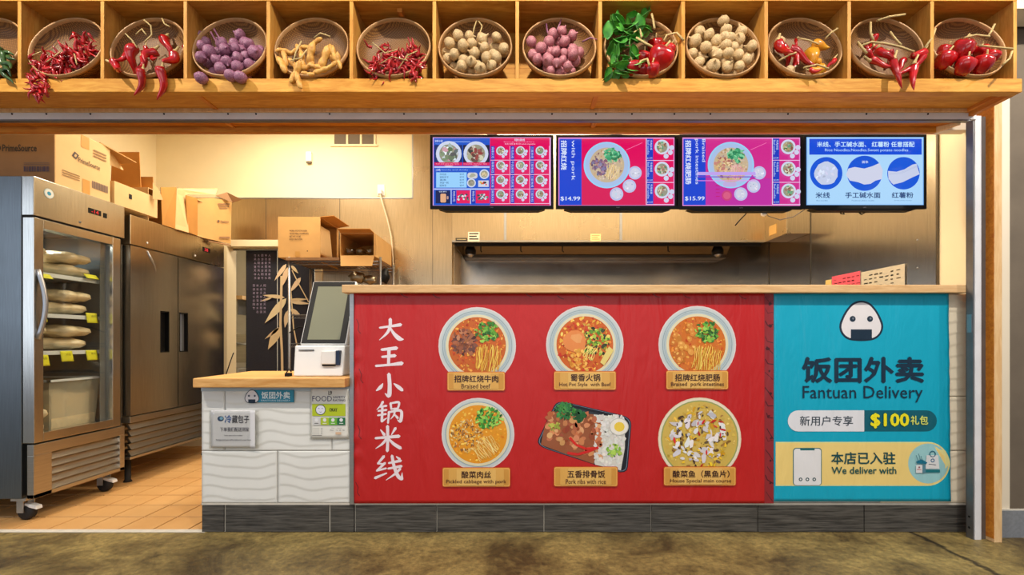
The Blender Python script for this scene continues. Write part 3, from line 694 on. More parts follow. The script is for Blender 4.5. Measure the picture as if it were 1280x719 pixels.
halfpill(969.5, 1187, 552.5, 607.5, (226, 220, 150)); halfpill(969.5, 1186, 554, 606, (236, 208, 128))
c.disc(1160, 579.5, 25, (150, 200, 206))
c.rrect(991, 560, 1027, 607, 4, (14, 104, 112)); c.rrect(992, 561, 1026, 606.6, 3.4, (226, 226, 230)); c.rect(1000, 560.5, 1018, 563, (14, 104, 112))
for x in (1000.5, 1009, 1017.5): c.disc(x, 599.3, 2.3, (14, 70, 80), n=16, up=False); 
for x in (1000.5, 1009, 1017.5): c.disc(x, 599.3, 1.1, (226, 226, 230), n=12, up=(x < 1001))
c.text('本店已入驻', 1038.5, 565, 1119, 580.5, (14, 74, 80), off=.022); c.text('We deliver with', 1039, 583.5, 1120, 592.5, (14, 84, 84), off=.02)
c.poly([(1157.5, 569), (1172, 569), (1173.5, 586), (1156, 586)][::-1], (214, 216, 220)); c.ring(1165, 567.5, 3, 4, (14, 96, 120)); c.ring(1165, 575.5, 1.4, 2.4, (14, 96, 140)); c.line([(1160, 580), (1169, 581)], .6, (60, 60, 80))
c.rect(1155.5, 587, 1174, 590.5, (14, 110, 120)); c.rect(1144, 581, 1152, 591, (216, 218, 222)); c.rect(1152, 581, 1156, 591, (80, 130, 150)); c.disc(1148, 584, 1.1, (150, 90, 100), n=10); c.rect(1145, 586.2, 1150.5, 587, (200, 90, 90))
c.poly([(1144, 576.5), (1151, 574), (1158, 578), (1156, 580), (1145, 579)], (14, 110, 140))
for a, b in ((1144, 569), (1147, 567), (1150, 570)): c.line([(a, b), (a+2.5, b+8)], .6, (14, 90, 110), up=False)
obj('notice_print', c, M['vinyl'], blue, label='cream notice with phone and delivery bag drawing')

# ============================================================ PAPERS AND STICKERS ON THE LOW COUNTER
def sheet(name, label, cat, px0, py0, px1, py1, d, col, th=.001, curl=None, m='print'):
    t = thing(name, label, cat, (X_((px0+px1)/2, d), d, Z_(py1, d)))
    def fn(px, py, l):
        u = (px-px0)/(px1-px0); v = (py1-py)/(py1-py0)
        return (X_(px, d), d-l-(curl(u, v) if curl else 0), Z_(py, d))
    c = Canvas(fn); c.cur = lin(col); c.slab(14, 14, lambda u, v: fn(px0+u*(px1-px0), py1-v*(py1-py0), 0), (0, th, 0)); obj('paper', c, M[m], t); return t, fn
dS = D0-.0115
t, fn = sheet('delivery_sticker', 'small blue and white delivery sticker with rice ball on the low counter', 'sticker', 318, 487.5, 367.5, 503.2, dS, (30, 138, 170))
c = Canvas(fn, .0004); onigiri(c, 315, 495.5, 9.6); c.text('饭团外卖', 327, 489.5, 363, 498.7, (226, 240, 244), off=.03); c.text('FANTUAN DELIVERY', 327, 499.6, 363.5, 502, (206, 228, 234), off=.01)
obj('sticker_print', c, M['print'], t)
t, fn = sheet('order_notice', 'curled white paper notice about chilled buns in a clear sleeve on low counter', 'notice', 264, 513, 320, 560, dS, (222, 222, 226), curl=lambda u, v: .001+.018*max(0, u-.8)**1.2*3+.014*max(0, (.15-u))*(v))
c = Canvas(fn, .0004)
c.disc(276, 523.5, 4, (40, 70, 110), 3.2); c.disc(277, 523, 2.2, (130, 180, 210), 1.8)
c.text('冷', 281, 519, 290, 529, (56, 96, 160), off=.02); c.text('藏包子', 290.5, 519, 312, 529, (60, 60, 66), off=.01); c.text('下单我们配送到家', 275.5, 534, 312, 539.5, (66, 66, 76), off=.01)
c.text('Order please tell us to deliver', 281, 543.5, 304, 545.5, (70, 70, 80), off=.02); c.text('Refrigerated buns will be delivered to your home', 271, 548.8, 315, 551.2, (70, 70, 80), off=.02)
obj('notice_print', c, M['print'], t)
obj('clear_sleeve', MB().slab(10, 10, lambda u, v: (X_(262+62*u, dS), dS-.003-.012*max(0, u-.75), Z_(560.5-47*v, dS)), (0, .0006, 0)), M['clear'], t)
t, fn = sheet('food_rating_card', 'white food safety rating card with green bands at the counter corner', 'card', 388.5, 486, 435.5, 548.5, dS, (226, 224, 216))
c = Canvas(fn, .0004)
c.text('L9', 410.5, 488.5, 415, 494, (40, 40, 44), off=.05); c.text('FOOD', 390.5, 495, 415, 501.8, (70, 66, 96), off=.0); c.text('SAFETY', 416.5, 495.2, 432, 498, (80, 76, 100), off=.01); c.text('RATING', 416.5, 499, 432, 501.8, (80, 76, 100), off=.01)
c.rect(390.5, 505, 432, 520, (176, 192, 30)); c.disc(401, 512.3, 6.4, (44, 50, 60)); c.disc(401, 512.3, 5.6, (220, 222, 236))
for x in (398.8, 403.2): c.line([(x-1, 511), (x, 510.2), (x+1, 511)], .5, (60, 60, 180), up=False)
c.line([(399.6, 514.7), (401, 515.4), (402.4, 514.7)], .5, (60, 60, 80), up=False); c.text('OKAY', 412, 510, 422, 514.5, (40, 44, 30), off=.02)
for k, col in enumerate(((206, 206, 206), (170, 190, 40), (104, 176, 50), (18, 104, 60))):
    x = 391+k*10.3; c.rect(x, 522, x+10, 531.3, col, up=False)
for k in range(4): c.disc(396+k*10.3, 525, 2.2, (226, 226, 230), n=16, up=(k == 0))
for k in range(4): c.rect(393.5+k*10.3, 528.8, 398.5+k*10.3, 529.6, (80, 80, 80) if k == 0 else (226, 226, 226), up=False)
for k in range(5): c.rect(391, 535+k*1.8, 399.5, 535.4+k*1.8, (170, 170, 170), up=False); c.rect(401.5, 535+k*1.8, 403.5, 535.5+k*1.8, (120, 120, 120), up=False)
c.text('Date       Inspector', 415, 534.3, 428, 535.8, (110, 100, 110)); c.text('Mon   12  28  20', 413, 537, 431, 538.6, (90, 90, 100)); c.rect(391, 543.8, 403, 544.5, (90, 90, 90)); c.rect(420, 540, 427, 543, (214, 180, 150))
obj('card_print', c, M['print'], t)
obj('holder', B(X_(387, dS), X_(389.5, dS), dS-.003, dS+.001, Z_(549, dS), Z_(486, dS)).box(X_(434.5, dS), X_(436.5, dS), dS-.003, dS+.001, Z_(549, dS), Z_(486, dS)).box(X_(387, dS), X_(436.5, dS), dS-.003, dS+.001, Z_(550, dS), Z_(548, dS)), M['clear'], t)
# ============================================================ MENU SCREENS
DT = 2.75
def tv(px0, py0, px1, py1, label, paint, tint=(26, 16, 28)):
    t = thing('menu_screen', label, 'screen', (X_((px0+px1)/2, DT), DT+.03, Z_(py1, DT)), 'row of menu screens under the header')
    x0, x1, z0, z1 = X_(px0, DT), X_(px1, DT), Z_(py1, DT), Z_(py0, DT); bz = .013
    obj('case', B(x0+.01, x1-.01, DT+.012, DT+.055, z0+.02, z1-.01).box(x0+.12, x1-.12, DT+.05, DT+.075, z0+.08, z1-.10), M['black'], t, bevel=.006)
    obj('bezel', B(x0, x0+bz, DT, DT+.014, z0+.004, z1).box(x1-bz, x1, DT, DT+.014, z0+.004, z1).box(x0+bz, x1-bz, DT, DT+.014, z1-bz, z1).box(x0+bz, x1-bz, DT, DT+.014, z0+.004, z0+.024), M['black'], t, bevel=.0015)
    obj('lower_lip', MB().hexa([(x0+.09, DT+.004, z0-.006), (x1-.09, DT+.004, z0-.006), (x1-.09, DT+.05, z0-.006), (x0+.09, DT+.05, z0-.006)], [(x0+.05, DT+.002, z0+.006), (x1-.05, DT+.002, z0+.006), (x1-.05, DT+.05, z0+.006), (x0+.05, DT+.05, z0+.006)]), M['black'], t)
    obj('bracket', B((x0+x1)/2-.03, (x0+x1)/2+.03, DT+.03, DT+.06, z1-.02, z1+.09).box((x0+x1)/2-.03, (x0+x1)/2+.03, D0+.06, DT+.06, z1+.07, z1+.09), M['alu_dull'], t)
    c = Canvas(plane_d(DT+.006), .0002); paint(c); obj('display', c, M['lcd'], t)
    c = Canvas(plane_d(DT), .0003); c.text('LED', (px0+px1)/2-2, py1-3.2, (px0+px1)/2+2, py1-2.2, (150, 150, 160)); obj('badge', c, M['print'], t)
    return t
MG, BL, WH = (222, 0, 92), (10, 60, 190), (214, 226, 250)
def mini(c, x, y, r, pal, dots=True):
    c.disc(x, y, r, (206, 214, 236), n=24); c.disc(x, y, r*.74, (150, 150, 130), n=20); c.top()
    for k in range(int(10+r*2)):
        a = rnd.uniform(0, 6.28); q = r*.62*rnd.uniform(0, 1)**.5; c.irr(x+q*cos(a), y+q*sin(a), r*rnd.uniform(.10, .26), jc(rnd.choice(pal), 24), 6, .7, rnd.uniform(0, 3))
    if dots:
        for dx, dy in ((.55, 1.25), (1.12, .75), (1.3, .1)): c.disc(x+dx*r, y+dy*r, r*.34, (206, 210, 236), n=12, up=False)
PA = [(90, 150, 110), (160, 130, 100), (190, 180, 130), (140, 90, 80), (220, 210, 190)]
def tv1(c):
    c.rect(541, 171.5, 688.5, 257.5, (230, 170, 230)); c.rect(542, 172.5, 612.5, 256.8, (20, 84, 200)); c.rect(612.5, 172.5, 687, 256.8, MG)
    c.text('凉拌小菜', 543.5, 175, 553.5, 178, WH, off=.02); c.rect(556, 177, 588, 177.8, (150, 180, 240)); c.text('Appetizers  $ 9.99', 544, 179.2, 570, 180.8, (120, 160, 240))
    c.rect(543, 181.5, 578, 204, (26, 50, 110)); c.rect(579, 181.5, 612, 204, (30, 34, 60))
    mini(c, 561, 192.5, 16, [(226, 236, 240), (190, 206, 200), (120, 140, 110), (200, 150, 160), (80, 90, 90)], False)
    mini(c, 595, 192.5, 15.5, [(190, 190, 160), (120, 90, 80), (60, 60, 60), (206, 196, 180), (170, 90, 90)], False)
    c.rect(543, 203.5, 578, 207.5, (220, 20, 90)); c.rect(579, 203.5, 612, 207.5, (220, 20, 90)); c.text('Sour and spicy tofu  Spicy', 545, 204.7, 574, 206.2, (240, 200, 230)); c.text('Cucumber  Beef tripe  Spicy', 580, 204.7, 609, 206.2, (240, 200, 230))
    c.rect(543, 208.5, 612, 210.2, (200, 210, 250)); c.text('小吃', 545, 211.5, 551, 214.5, WH, off=.02); c.text('Snacks and drinks', 552, 212, 585, 213.6, (160, 190, 250))
    c.rect(545.5, 216, 583.5, 235, (150, 206, 250))
    for k in range(5): c.text(('炸鸡翅', '锅贴饺子', '春卷', '米饭一碗', '酸梅汤')[k], 550, 217.3+k*3.5, 558+k % 2*3, 219.9+k*3.5, (20, 60, 120)); c.text('$%d.99' % (4+k), 575, 217.5+k*3.5, 580, 219.6+k*3.5, (20, 60, 120))
    c.rrect(584.5, 216.5, 597, 224, 3, (206, 206, 210)); c.irr(591, 220, 4, (170, 170, 150), 9, .6)
    mini(c, 605.5, 218.5, 6, [(190, 170, 130), (206, 190, 150)], False); mini(c, 589.5, 229.5, 5.5, [(120, 120, 110), (160, 150, 130)], False); c.rect(598, 226.5, 611, 234.5, (206, 210, 226))
    for k in range(8): c.irr(601+k, 229+rnd.uniform(-1, 3), 1.3, rnd.choice([(220, 60, 50), (230, 180, 60), (60, 40, 40)]), 6)
    c.rect(543, 236.5, 612, 238, (190, 206, 250))
    c.rect(545, 239, 563, 255, (10, 24, 80)); c.text('饮料', 549, 239.6, 559, 241.4, WH); c.rrect(551, 243, 558, 254, 1.5, (226, 170, 130)); c.rrect(559, 246, 561, 250, .9, (190, 150, 140))
    for x in (565.5, 589.5):
        c.rect(x, 239, x+5, 255, (20, 40, 170)); c.text('特色小吃', x+1, 240, x+4, 253, WH, rot=-90); c.rect(x+5.5, 239, x+22.5, 255, (226, 10, 90))
        for k in range(22): c.irr(x+14+rnd.uniform(-6, 6), 247+rnd.uniform(-3.5, 3.5), 1.4, rnd.choice([(200, 216, 226), (90, 120, 110), (226, 226, 230), (60, 60, 80)]), 6)
    c.rect(564, 238.5, 564.8, 256, WH); c.rect(588, 238.5, 588.8, 256, WH)
    c.text('招牌小锅米线', 643, 174.8, 656, 177.8, WH, off=.02); c.text('King noodles', 630, 178.3, 668, 179.6, (250, 180, 220)); c.text('任选 米线 面 粉 All include vegetables', 631, 180.3, 669, 182.6, (250, 200, 230), off=.01)
    for r_ in range(4):
        for q in range(3):
            x, y = 613.5+q*24.5, 184+r_*18.2
            c.rect(x+.3, y, x+5, y+17, (20, 40, 180), up=False); c.rect(x+23.6, y, x+24.2, y+17.6, (240, 190, 230), up=False); c.rect(x, y+17.2, x+24, y+17.9, (240, 200, 236), up=False)
            c.L += 2; c.text(('麻辣米线', '牛肉米线', '三鲜米线')[q], x+1, y+1, x+4.3, y+15.5, (200, 216, 250), rot=-90, up=False); mini(c, x+12.5, y+6, 5.6, PA); c.L -= 3
def tvbig(c, x0, x1, bg, bg2, price, cn, en, streak):
    c.rect(x0, 172, x1, 257.5, (230, 140, 210)); c.rect(x0+1.2, 173.5, x1-1.2, 256.5, bg); bx = x0+29
    c.rect(x0+1.2, 173.5, bx, 256.5, (10, 64, 206)); xr = x1-36
    if bg2: c.rect(bx, 223, xr, 256.5, bg2)
    cx, cy = x0+60.5, 206.5
    c.disc(cx, cy, 29, (150, 206, 244)); c.disc(cx, cy, 27, (166, 190, 230)); c.disc(cx, cy, 21.8, (196, 176, 146)); c.top()
    scatter(c, cx, cy, 21, [(190, 150, 110), (206, 180, 140), (150, 120, 120), (210, 190, 170)], 170, .8, 2)
    c.top(); scatter(c, cx-9, cy+1, 11, [(120, 110, 150), (150, 110, 130), (100, 80, 110)] if not streak else [(206, 170, 120), (180, 110, 100), (226, 200, 150)], 60, 1.2, 3)
    c.top(); noodles(c, cx+7, cy+9, 16, 20, .2, [(236, 210, 160), (220, 190, 130)] if not streak else [(230, 160, 160), (226, 180, 170)], 18, .7)
    c.top(); leaves(c, cx+6, cy-12, 10, 60, ((70, 170, 120), (120, 200, 150), (40, 130, 90)))
    for (dx, dy) in ((35, 10), (28, 26.5), (12, 36.5)): c.disc(cx+dx, cy+dy, 8.3, (186, 190, 230)); c.irr(cx+dx, cy+dy, 6.2, (206, 206, 226), 16, 1, 0, .08); scatter(c, cx+dx, cy+dy, 5.5, [(180, 196, 216), (226, 226, 236)], 10, .7, 1.4)
    c.line([(cx+24, 188), (cx+44, 179)], .5, (250, 130, 190))
    if streak:
        for y, h_, col in ((215.5, 4, (190, 160, 236)), (221, 1.2, (120, 60, 200)), (226, .8, (230, 140, 230))): c.rect(x0+18, y, bx+62, y+h_, col)
        c.rrect(bx+21, 228, bx+38, 234, 3, (190, 170, 220)); c.disc(bx+26, 245, 6.5, (200, 60, 120)); c.disc(bx+26, 245, 4.5, (214, 90, 130))
        for k in range(4): c.rect(bx+12, 232+k*4.5, bx+17, 232.8+k*4.5, (190, 20, 110))
    c.text(cn, x0+3, 176, x0+10.5, 213 if len(cn) < 5 else 231, WH, off=.03, rot=-90)
    if en.find('|') > 0: a, b = en.split('|'); c.text(a, x0+24, 174.5, x0+28, 203, WH, off=.01, rot=-90); c.text(b, x0+14.5, 174.5, x0+20, 231, WH, off=.01, rot=-90)
    else: c.text(en, x0+15, 176, x0+21, 226, WH, off=.01, rot=-90)
    c.text(price, x0+2.5, 246, x0+27, 252, WH, off=.03)
    c.rect(xr, 173.5, xr+.8, 256.5, WH)
    for k in range(3):
        y = 174+k*27.6; c.rect(xr+1, y, xr+9, y+26.6, (20, 60, 190), up=(k == 0)); c.rect(xr, y+26.8, x1-1.2, y+27.6, (236, 200, 240), up=False); c.text('牛肉米线', xr+5, y+2, xr+8, y+14, WH, rot=-90, off=.01); c.text('Beef noodles', xr+1.5, y+2, xr+4.2, y+20, (190, 210, 250), rot=-90); c.text('$13.99', xr+1.5, y+23.5, xr+8, y+25.5, WH); mini(c, xr+20, y+10.5, 9.2, PA)
def tv4(c):
    c.rect(1008, 171.5, 1154.5, 256.5, (120, 176, 240)); c.rect(1009, 172.3, 1153.5, 255.8, (170, 214, 250)); c.rect(1011.5, 173.5, 1152, 193.5, (4, 76, 216))
    c.text('米线、手工碱水面、 红薯粉 任意搭配', 1021, 177, 1143, 184, (196, 226, 250), off=.025); c.text('Rice Noodles.Noodles.Sweet potato noodles', 1031, 185.8, 1135, 190.5, (180, 214, 250), off=.01)
    for (x, r_) in ((1032.5, 20.3), (1080.5, 22), (1129, 20.3)): c.disc(x, 216.8, r_, (4, 84, 214))
    c.irr(1032.5, 217, 14.6, (196, 206, 232), 22, 1, 0, .05); scatter(c, 1032.5, 217, 13, [(206, 214, 236), (186, 196, 226)], 26, 1.5, 3)
    c.poly([(1060, 211), (1068, 209), (1080, 211), (1090, 208), (1099, 204), (1103, 213), (1102, 224), (1094, 226), (1088, 230), (1080, 231), (1072, 228), (1062, 226), (1057, 219)][::-1], (206, 210, 232)); c.text('面条', 1077, 201, 1085, 204.5, WH, off=.02)
    c.poly([(1109.5, 214), (1120, 215), (1130, 212), (1140, 206), (1145, 205), (1149, 218), (1140, 222), (1128, 228), (1116, 231), (1110, 224)][::-1], (198, 206, 232))
    for k in range(9): c.line([(1111+k*.2, 217+k*1.5), (1125, 216+k*1.5), (1147-k*.5, 207+k*1.3)], .4, (176, 186, 220), up=False)
    for t_, x0, x1 in (('米线', 1019, 1037), ('手工碱水面', 1056, 1100), ('红薯粉', 1114, 1141)): c.text(t_, x0, 240.5, x1, 248, (10, 50, 110), off=.02)
    for x0, x1, s_ in ((1020, 1034, 'Rice noodles'), (1064, 1092, 'Handmade alkaline noodles'), (1117, 1139, 'Sweet potato noodles')): c.text(s_, x0, 250.3, x1, 251.8, (70, 110, 170))
tv(537.5, 168.5, 692, 262, 'leftmost menu screen with a grid of small bowls and side dishes', tv1)
tv(695, 168.5, 850, 262, 'second menu screen from left priced $14.99 with one big bowl on pink', lambda c: tvbig(c, 698, 843, MG, (214, 10, 84), '$14.99', '招牌红烧', 'with pork', False))
tv(849.5, 168, 1003.5, 262.5, 'third menu screen from left priced $15.99 with a purple cast', lambda c: tvbig(c, 853, 1000, (206, 40, 140), (190, 40, 160), '$15.99', '招牌红烧肥肠', 'Braised|pork intestines', True))
tv(1003.5, 168, 1158.5, 262, 'rightmost menu screen, blue, showing three kinds of noodles', tv4)
def cable(name, label, pts, r, m, cat='cable'):
    o = obj(name, MB().tube(pts, r, 8), m); return tag(o, label, cat)
q = lambda px, py, d: (X_(px, d), d, Z_(py, d))
cable('cable_loop', 'pair of loose black cable ends hanging under the third menu screen', [q(935, 262, 2.79), q(932, 268, 2.8), q(925, 275, 2.8), q(919, 282, 2.8)], .0035, M['black'])
cable('cable_loop', 'thin grey cable drooping between the third and fourth menu screens', [q(956, 262, 2.79), q(960, 270, 2.8), q(975, 275, 2.8), q(992, 271, 2.8), q(1006, 262, 2.79)], .0025, M['alu_dull'])
cable('cable_loop', 'small black cable hook under the left half of blue menu screen', [q(1050, 262, 2.79), q(1051, 267, 2.79), q(1055, 268, 2.79), q(1054, 263, 2.79)], .004, M['black'])
cable('cable_loop', 'small black cable hook under the middle of blue menu screen', [q(1082, 261, 2.79), q(1081, 266, 2.79), q(1077, 268, 2.79), q(1074, 266, 2.79)], .004, M['black'])
o = obj('plug', MB().blob(q(954.5, 268, 2.81), .018, .014, .013, 10, 7), M['white_plastic']); tag(o, 'small white plug hanging under the third menu screen', 'plug')

# ============================================================ EXHAUST HOOD
hz = 2.05; h0, h1 = X_(565, 4.5), 2.369
hood = thing('exhaust_hood', 'long stainless exhaust hood over the cooking recess behind the menu screens', 'hood', (.9, 4.9, hz))
obj('front_panel', B(h0, h1, 4.50, 4.515, hz, 3.1), M['steel_wall'], hood)
obj('front_lip', B(h0, h1, 4.495, 4.53, hz, hz+.018), M['steel'], hood)
obj('end_panel', B(h0, h0+.012, 4.515, YR-.01, hz, 3.1), M['steel_dark'], hood)
obj('filter_bank', MB().hexa([(h0+.02, 5.35, hz+.02), (h1, 5.35, hz+.02), (h1, 5.37, hz+.02), (h0+.02, 5.37, hz+.02)], [(h0+.02, 4.75, hz+.6), (h1, 4.75, hz+.6), (h1, 4.77, hz+.6), (h0+.02, 4.77, hz+.6)]), M['steel_dark'], hood)
obj('rear_gutter', B(h0+.02, h1, 5.33, YR-.01, hz, hz+.03), M['steel_dark'], hood)
obj('hanging_lip', B(h0+.02, h1, 4.58, 4.60, hz-.02, hz+.02), M['dark'], hood)
for px in (366/4+540, 944/4+540): obj('seam', B(X_(px, 4.5)-.012, X_(px, 4.5)+.012, 4.494, 4.50, hz+.02, 3.1), M['alu'], hood)
for px in (601, 651, 703, 835): x = X_(px, 4.62); obj('hook', MB().tube([(x, 4.62, hz+.01), (x, 4.62, hz-.06), (x+.01, 4.60, hz-.075)], .006, 6), M['dark'], hood)
for px, lab in ((588, 1), (897, 1)):
    x = X_(px, 4.85); obj('hood_lamp', MB().lathe([(0, 0), (.055, .005), (.06, .05), (.04, .09), (.02, .16), (0, .16)], 16, Matrix.Translation((x, 4.85, hz-.06))), M['black'], hood)
    obj('lamp_glass', MB().blob((x, 4.84, hz-.055), .035, .035, .03, 10, 6), M['alu'], hood)
end = thing('hood_end_box', 'stainless filler box with a taped corner at the right end of hood', 'box', (2.46, 4.3, hz))
obj('box_panel', B(2.369, XR-.01, 4.14, 4.5, hz, 3.1), M['steel_wall'], end, bevel=.003); obj('box_tape', B(2.365, 2.369, 4.30, 4.42, hz+.04, hz+.13), M['tape'], end)
def plate(name, label, px0, py0, px1, py1, d, col, cat='sticker', lines=0, ink=(40, 36, 30)):
    o = thing(name, label, cat, (X_(px0, d), d, Z_(py1, d))); c = Canvas(plane_d(d), .0006); c.rect(px0, py0, px1, py1, col)
    for k in range(lines): c.rect(px0+1.5, py0+1.4+k*(py1-py0-2)/lines, px1-1.5-k % 2*2, py0+1.4+(k+.45)*(py1-py0-2)/lines, ink, up=(k == 0))
    obj('plate', B(X_(px0, d), X_(px1, d), d-.0004, d+.0005, Z_(py1, d), Z_(py0, d)), M['white'], o); obj('print', c, M['print'], o)
plate('rating_plate', 'small dark rating plate at left end of the hood lip', 569.5, 297.5, 584, 301.5, 4.494, (44, 36, 26), lines=1, ink=(190, 170, 120))
plate('inspection_sticker', 'small white inspection sticker beside dark plate on the hood', 585, 290, 599.5, 302, 4.494, (226, 214, 186), lines=3)
plate('warning_sticker', 'small cream sticker at the middle of the hood front', 738, 292.5, 751, 301.5, 4.494, (240, 206, 140), lines=3, ink=(190, 150, 90))

# papers on the right wall
def fW(px, py, l): d = 2.578*F/(px-CX); return (2.578-l, d, Z_(py, d))
def wallpaper(label, px0, px1, z1, col, ink, rows):
    d0, d1 = 2.578*F/(px1-CX), 2.578*F/(px0-CX)
    o = thing('wall_note', label, 'paper', (2.58, d0, 1.38)); obj('paper', B(2.578, 2.5795, d0, d1, 1.36, z1), M['white'], o)
    c = Canvas(lambda u, v, l: (2.578-l, u, v), .0005); c.poly([(d0, 1.36), (d0, z1), (d1, z1), (d1, 1.36)], col)
    for k in range(rows):
        z = z1-.03-k*.028
        for j in range(int((d1-d0)/.05)):
            if rnd.random() < .8: c.rect(d1-.03-j*.05, z, d1-.03-j*.05-rnd.uniform(.02, .04), z-rnd.uniform(.005, .010), ink, up=False)
    obj('writing', c, M['print'], o)
wallpaper('small yellow note left of the pink sheet on the steel wall', 1032, 1039.5, 1.605, (226, 196, 120), (120, 90, 60), 4)
wallpaper('pink handwritten sheet on the steel wall above counter ledge', 1040, 1075.5, 1.625, (236, 96, 112), (150, 20, 40), 8)
wallpaper('large pale grey handwritten sheet on the steel wall above counter ledge', 1076.5, 1131, 1.612, (206, 196, 172), (60, 50, 44), 7)

# ============================================================ SMALL THINGS ON THE BACK WALL
v = thing('air_vent', 'cream three-slot air vent high on the back wall', 'vent', q(443, 181, YB-.01))
vx0, vx1, vz0, vz1 = X_(416, YB), X_(470, YB), Z_(181, YB), Z_(181, YB)+.30
obj('vent_back', B(vx0, vx1, YB-.004, YB-.001, vz0, vz1), M['grey_wall'], v)
for k in range(4): x = vx0+(vx1-vx0-.02)*k/3; obj('vent_bar', B(x, x+.02, YB-.014, YB-.003, vz0, vz1), M['cream'], v)
obj('vent_sill', B(vx0-.02, vx1+.02, YB-.016, YB-.001, vz0-.02, vz0), M['cream'], v)
t = thing('wall_sensor', 'small white box sensor on the cream back wall', 'sensor', q(388, 204, YB-.02)); obj('sensor_body', B(X_(384, YB), X_(390.5, YB), YB-.035, YB, Z_(203, YB), Z_(191, YB)), M['white_plastic'], t, bevel=.004); obj('sensor_foot', B(X_(384.5, YB), X_(390, YB), YB-.03, YB, Z_(205, YB), Z_(203, YB)), M['grey_wall'], t)
t = thing('wall_outlet', 'white outlet with a plugged-in cord on back wall above steel', 'outlet', q(476, 245, YB-.02)); obj('outlet_plate', B(X_(472, YB), X_(481, YB), YB-.008, YB, Z_(245, YB), Z_(231, YB)), M['white_plastic'], t, bevel=.002); obj('plug', B(X_(473.5, YB), X_(478.5, YB), YB-.05, YB-.008, Z_(244, YB), Z_(238, YB)), M['white_plastic'], t, bevel=.003)
cable('power_cord', 'long white cord running from the outlet down to the wire rack', [q(475, 243, 4.80), q(479, 257, 4.80), q(484, 274, 4.80), q(489, 296, 4.80), q(491, 320, 4.80), q(492, 345, 4.82), (X_(493, 4.82), 4.82, 1.3)], .007, M['cable'], 'cord')

# ============================================================ FRIDGES
def louvers(par, x, d0, d1, z0, z1, n, post=.04):
    h = (z1-z0)/n
    for k in range(n):
        a = z0+k*h; obj('louver', MB().hexa([(x-.02, d0, a), (x+.004, d0, a), (x+.004, d1, a), (x-.02, d1, a)], [(x-.034, d0, a+h*.8), (x-.022, d0, a+h*.8), (x-.022, d1, a+h*.8), (x-.034, d1, a+h*.8)]), M['steel'], par)
def caster(par, x, y, wheel=.05):
    obj('caster', MB().box(x-.045, x+.045, y-.045, y+.045, .125, .14).box(x-.02, x+.02, y-.035, y-.03, .05, .125).box(x-.02, x+.02, y+.03, y+.035, .05, .125), M['caster_grey'], par)
    c = par.children[-1]
    obj('caster_wheel', MB().lathe([(0, -.02), (.04, -.02), (wheel, -.012), (wheel, .012), (.04, .02), (0, .02)], 20, Matrix.Translation((x+.01, y, wheel)) @ Matrix.Rotation(pi/2, 4, 'X')), M['rubber'], par)
    obj('brake_lever', MB().hexa([(x+.01, y-.02, .085), (x+.085, y-.02, .065), (x+.085, y+.02, .065), (x+.01, y+.02, .085)], [(x+.01, y-.02, .105), (x+.08, y-.02, .085), (x+.08, y+.02, .085), (x+.01, y+.02, .105)]), M['white_plastic'], par, bevel=.003)
FX = -2.93; a0, a1 = 2.805, 3.45
fr = thing('glass_door_fridge', 'tall stainless fridge with one glass door and buns inside', 'fridge', (-3.35, 3.12, 0))
zb, zt1 = .14, 2.088; g0, g1 = .475, 1.84
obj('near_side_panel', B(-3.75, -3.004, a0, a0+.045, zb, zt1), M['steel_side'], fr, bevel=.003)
obj('far_side_panel', B(-3.75, -3.004, a1-.04, a1, zb, zt1), M['steel_v'], fr, bevel=.003)
obj('back_panel', B(-3.75, -3.72, a0+.045, a1-.04, zb, zt1), M['steel'], fr)
obj('header_panel', B(-3.002, FX, a0+.0, a1, g1+.012, zt1), M['steel_v'], fr, bevel=.003)
obj('top_panel', B(-3.72, -3.004, a0+.046, a1-.041, g1+.012, zt1-.002), M['steel'], fr)
obj('lower_panel', B(-3.72, -2.97, a0+.046, a1-.041, zb, g0-.01), M['steel_dark'], fr)
obj('lower_rail', B(-2.97, FX, a0, a1, .40, g0-.01).box(-2.97, FX, a0, a0+.11, zb, .40).box(-2.97, FX, a1-.04, a1, zb, .40).box(-2.97, FX, a0, a1, zb, .165), M['steel'], fr, bevel=.002)
louvers(fr, FX-.004, a0+.11, a1-.04, .168, .40, 5)
ln = obj('liner', B(-3.719, -3.66, a0+.046, a1-.041, g0, g1).box(-3.66, -3.01, a0+.046, a0+.055, g0, g1).box(-3.66, -3.01, a1-.05, a1-.041, g0, g1).box(-3.66, -3.01, a0+.055, a1-.05, g0-.008, g0+.02), M['liner'], fr)
dr = obj('door', MB().box(-2.998, FX, a0+.002, a0+.058, g0, g1).box(-2.998, FX, a1-.10, a1-.035, g0, g1).box(-2.998, FX, a0+.058, a1-.10, g0, g0+.055).box(-2.998, FX, a0+.058, a1-.10, g1-.055, g1), M['steel_v'], fr, bevel=.002, label='glass door in a steel frame')
obj('door_glass', B(-2.962, -2.957, a0+.056, a1-.098, g0+.05, g1-.05), M['glass'], dr)
obj('door_gasket', B(-2.99, -2.985, a1-.14, a1-.10, g0+.055, g1-.055).box(-2.99, -2.985, a0+.058, a0+.07, g0+.055, g1-.055), M['liner'], dr)
pts = [(FX+.002+.035*sin(pi*k/10), a0+.022+.012*sin(pi*k/10), 1.105+.42*k/10) for k in range(11)]
obj('handle', MB().tube(pts, [.014]+[.013]*9+[.014], 10), M['alu'], dr, label='curved pull handle')
obj('hinge_cap', B(-3.0, FX-.01, a0+.003, a1-.1, g1+.001, g1+.011), M['dark'], fr)
ctl = obj('control_panel', B(FX-.002, FX+.002, 3.16, 3.255, 1.965, 2.0), M['black'], fr, label='black temperature display')
c = Canvas(lambda u, v, l: (FX+.002+l, u, v), .0005); c.text('-14', 3.18, 1.995, 3.235, 1.97, (240, 40, 50), off=.03); obj('red_digits', c, M['lcd'], ctl)
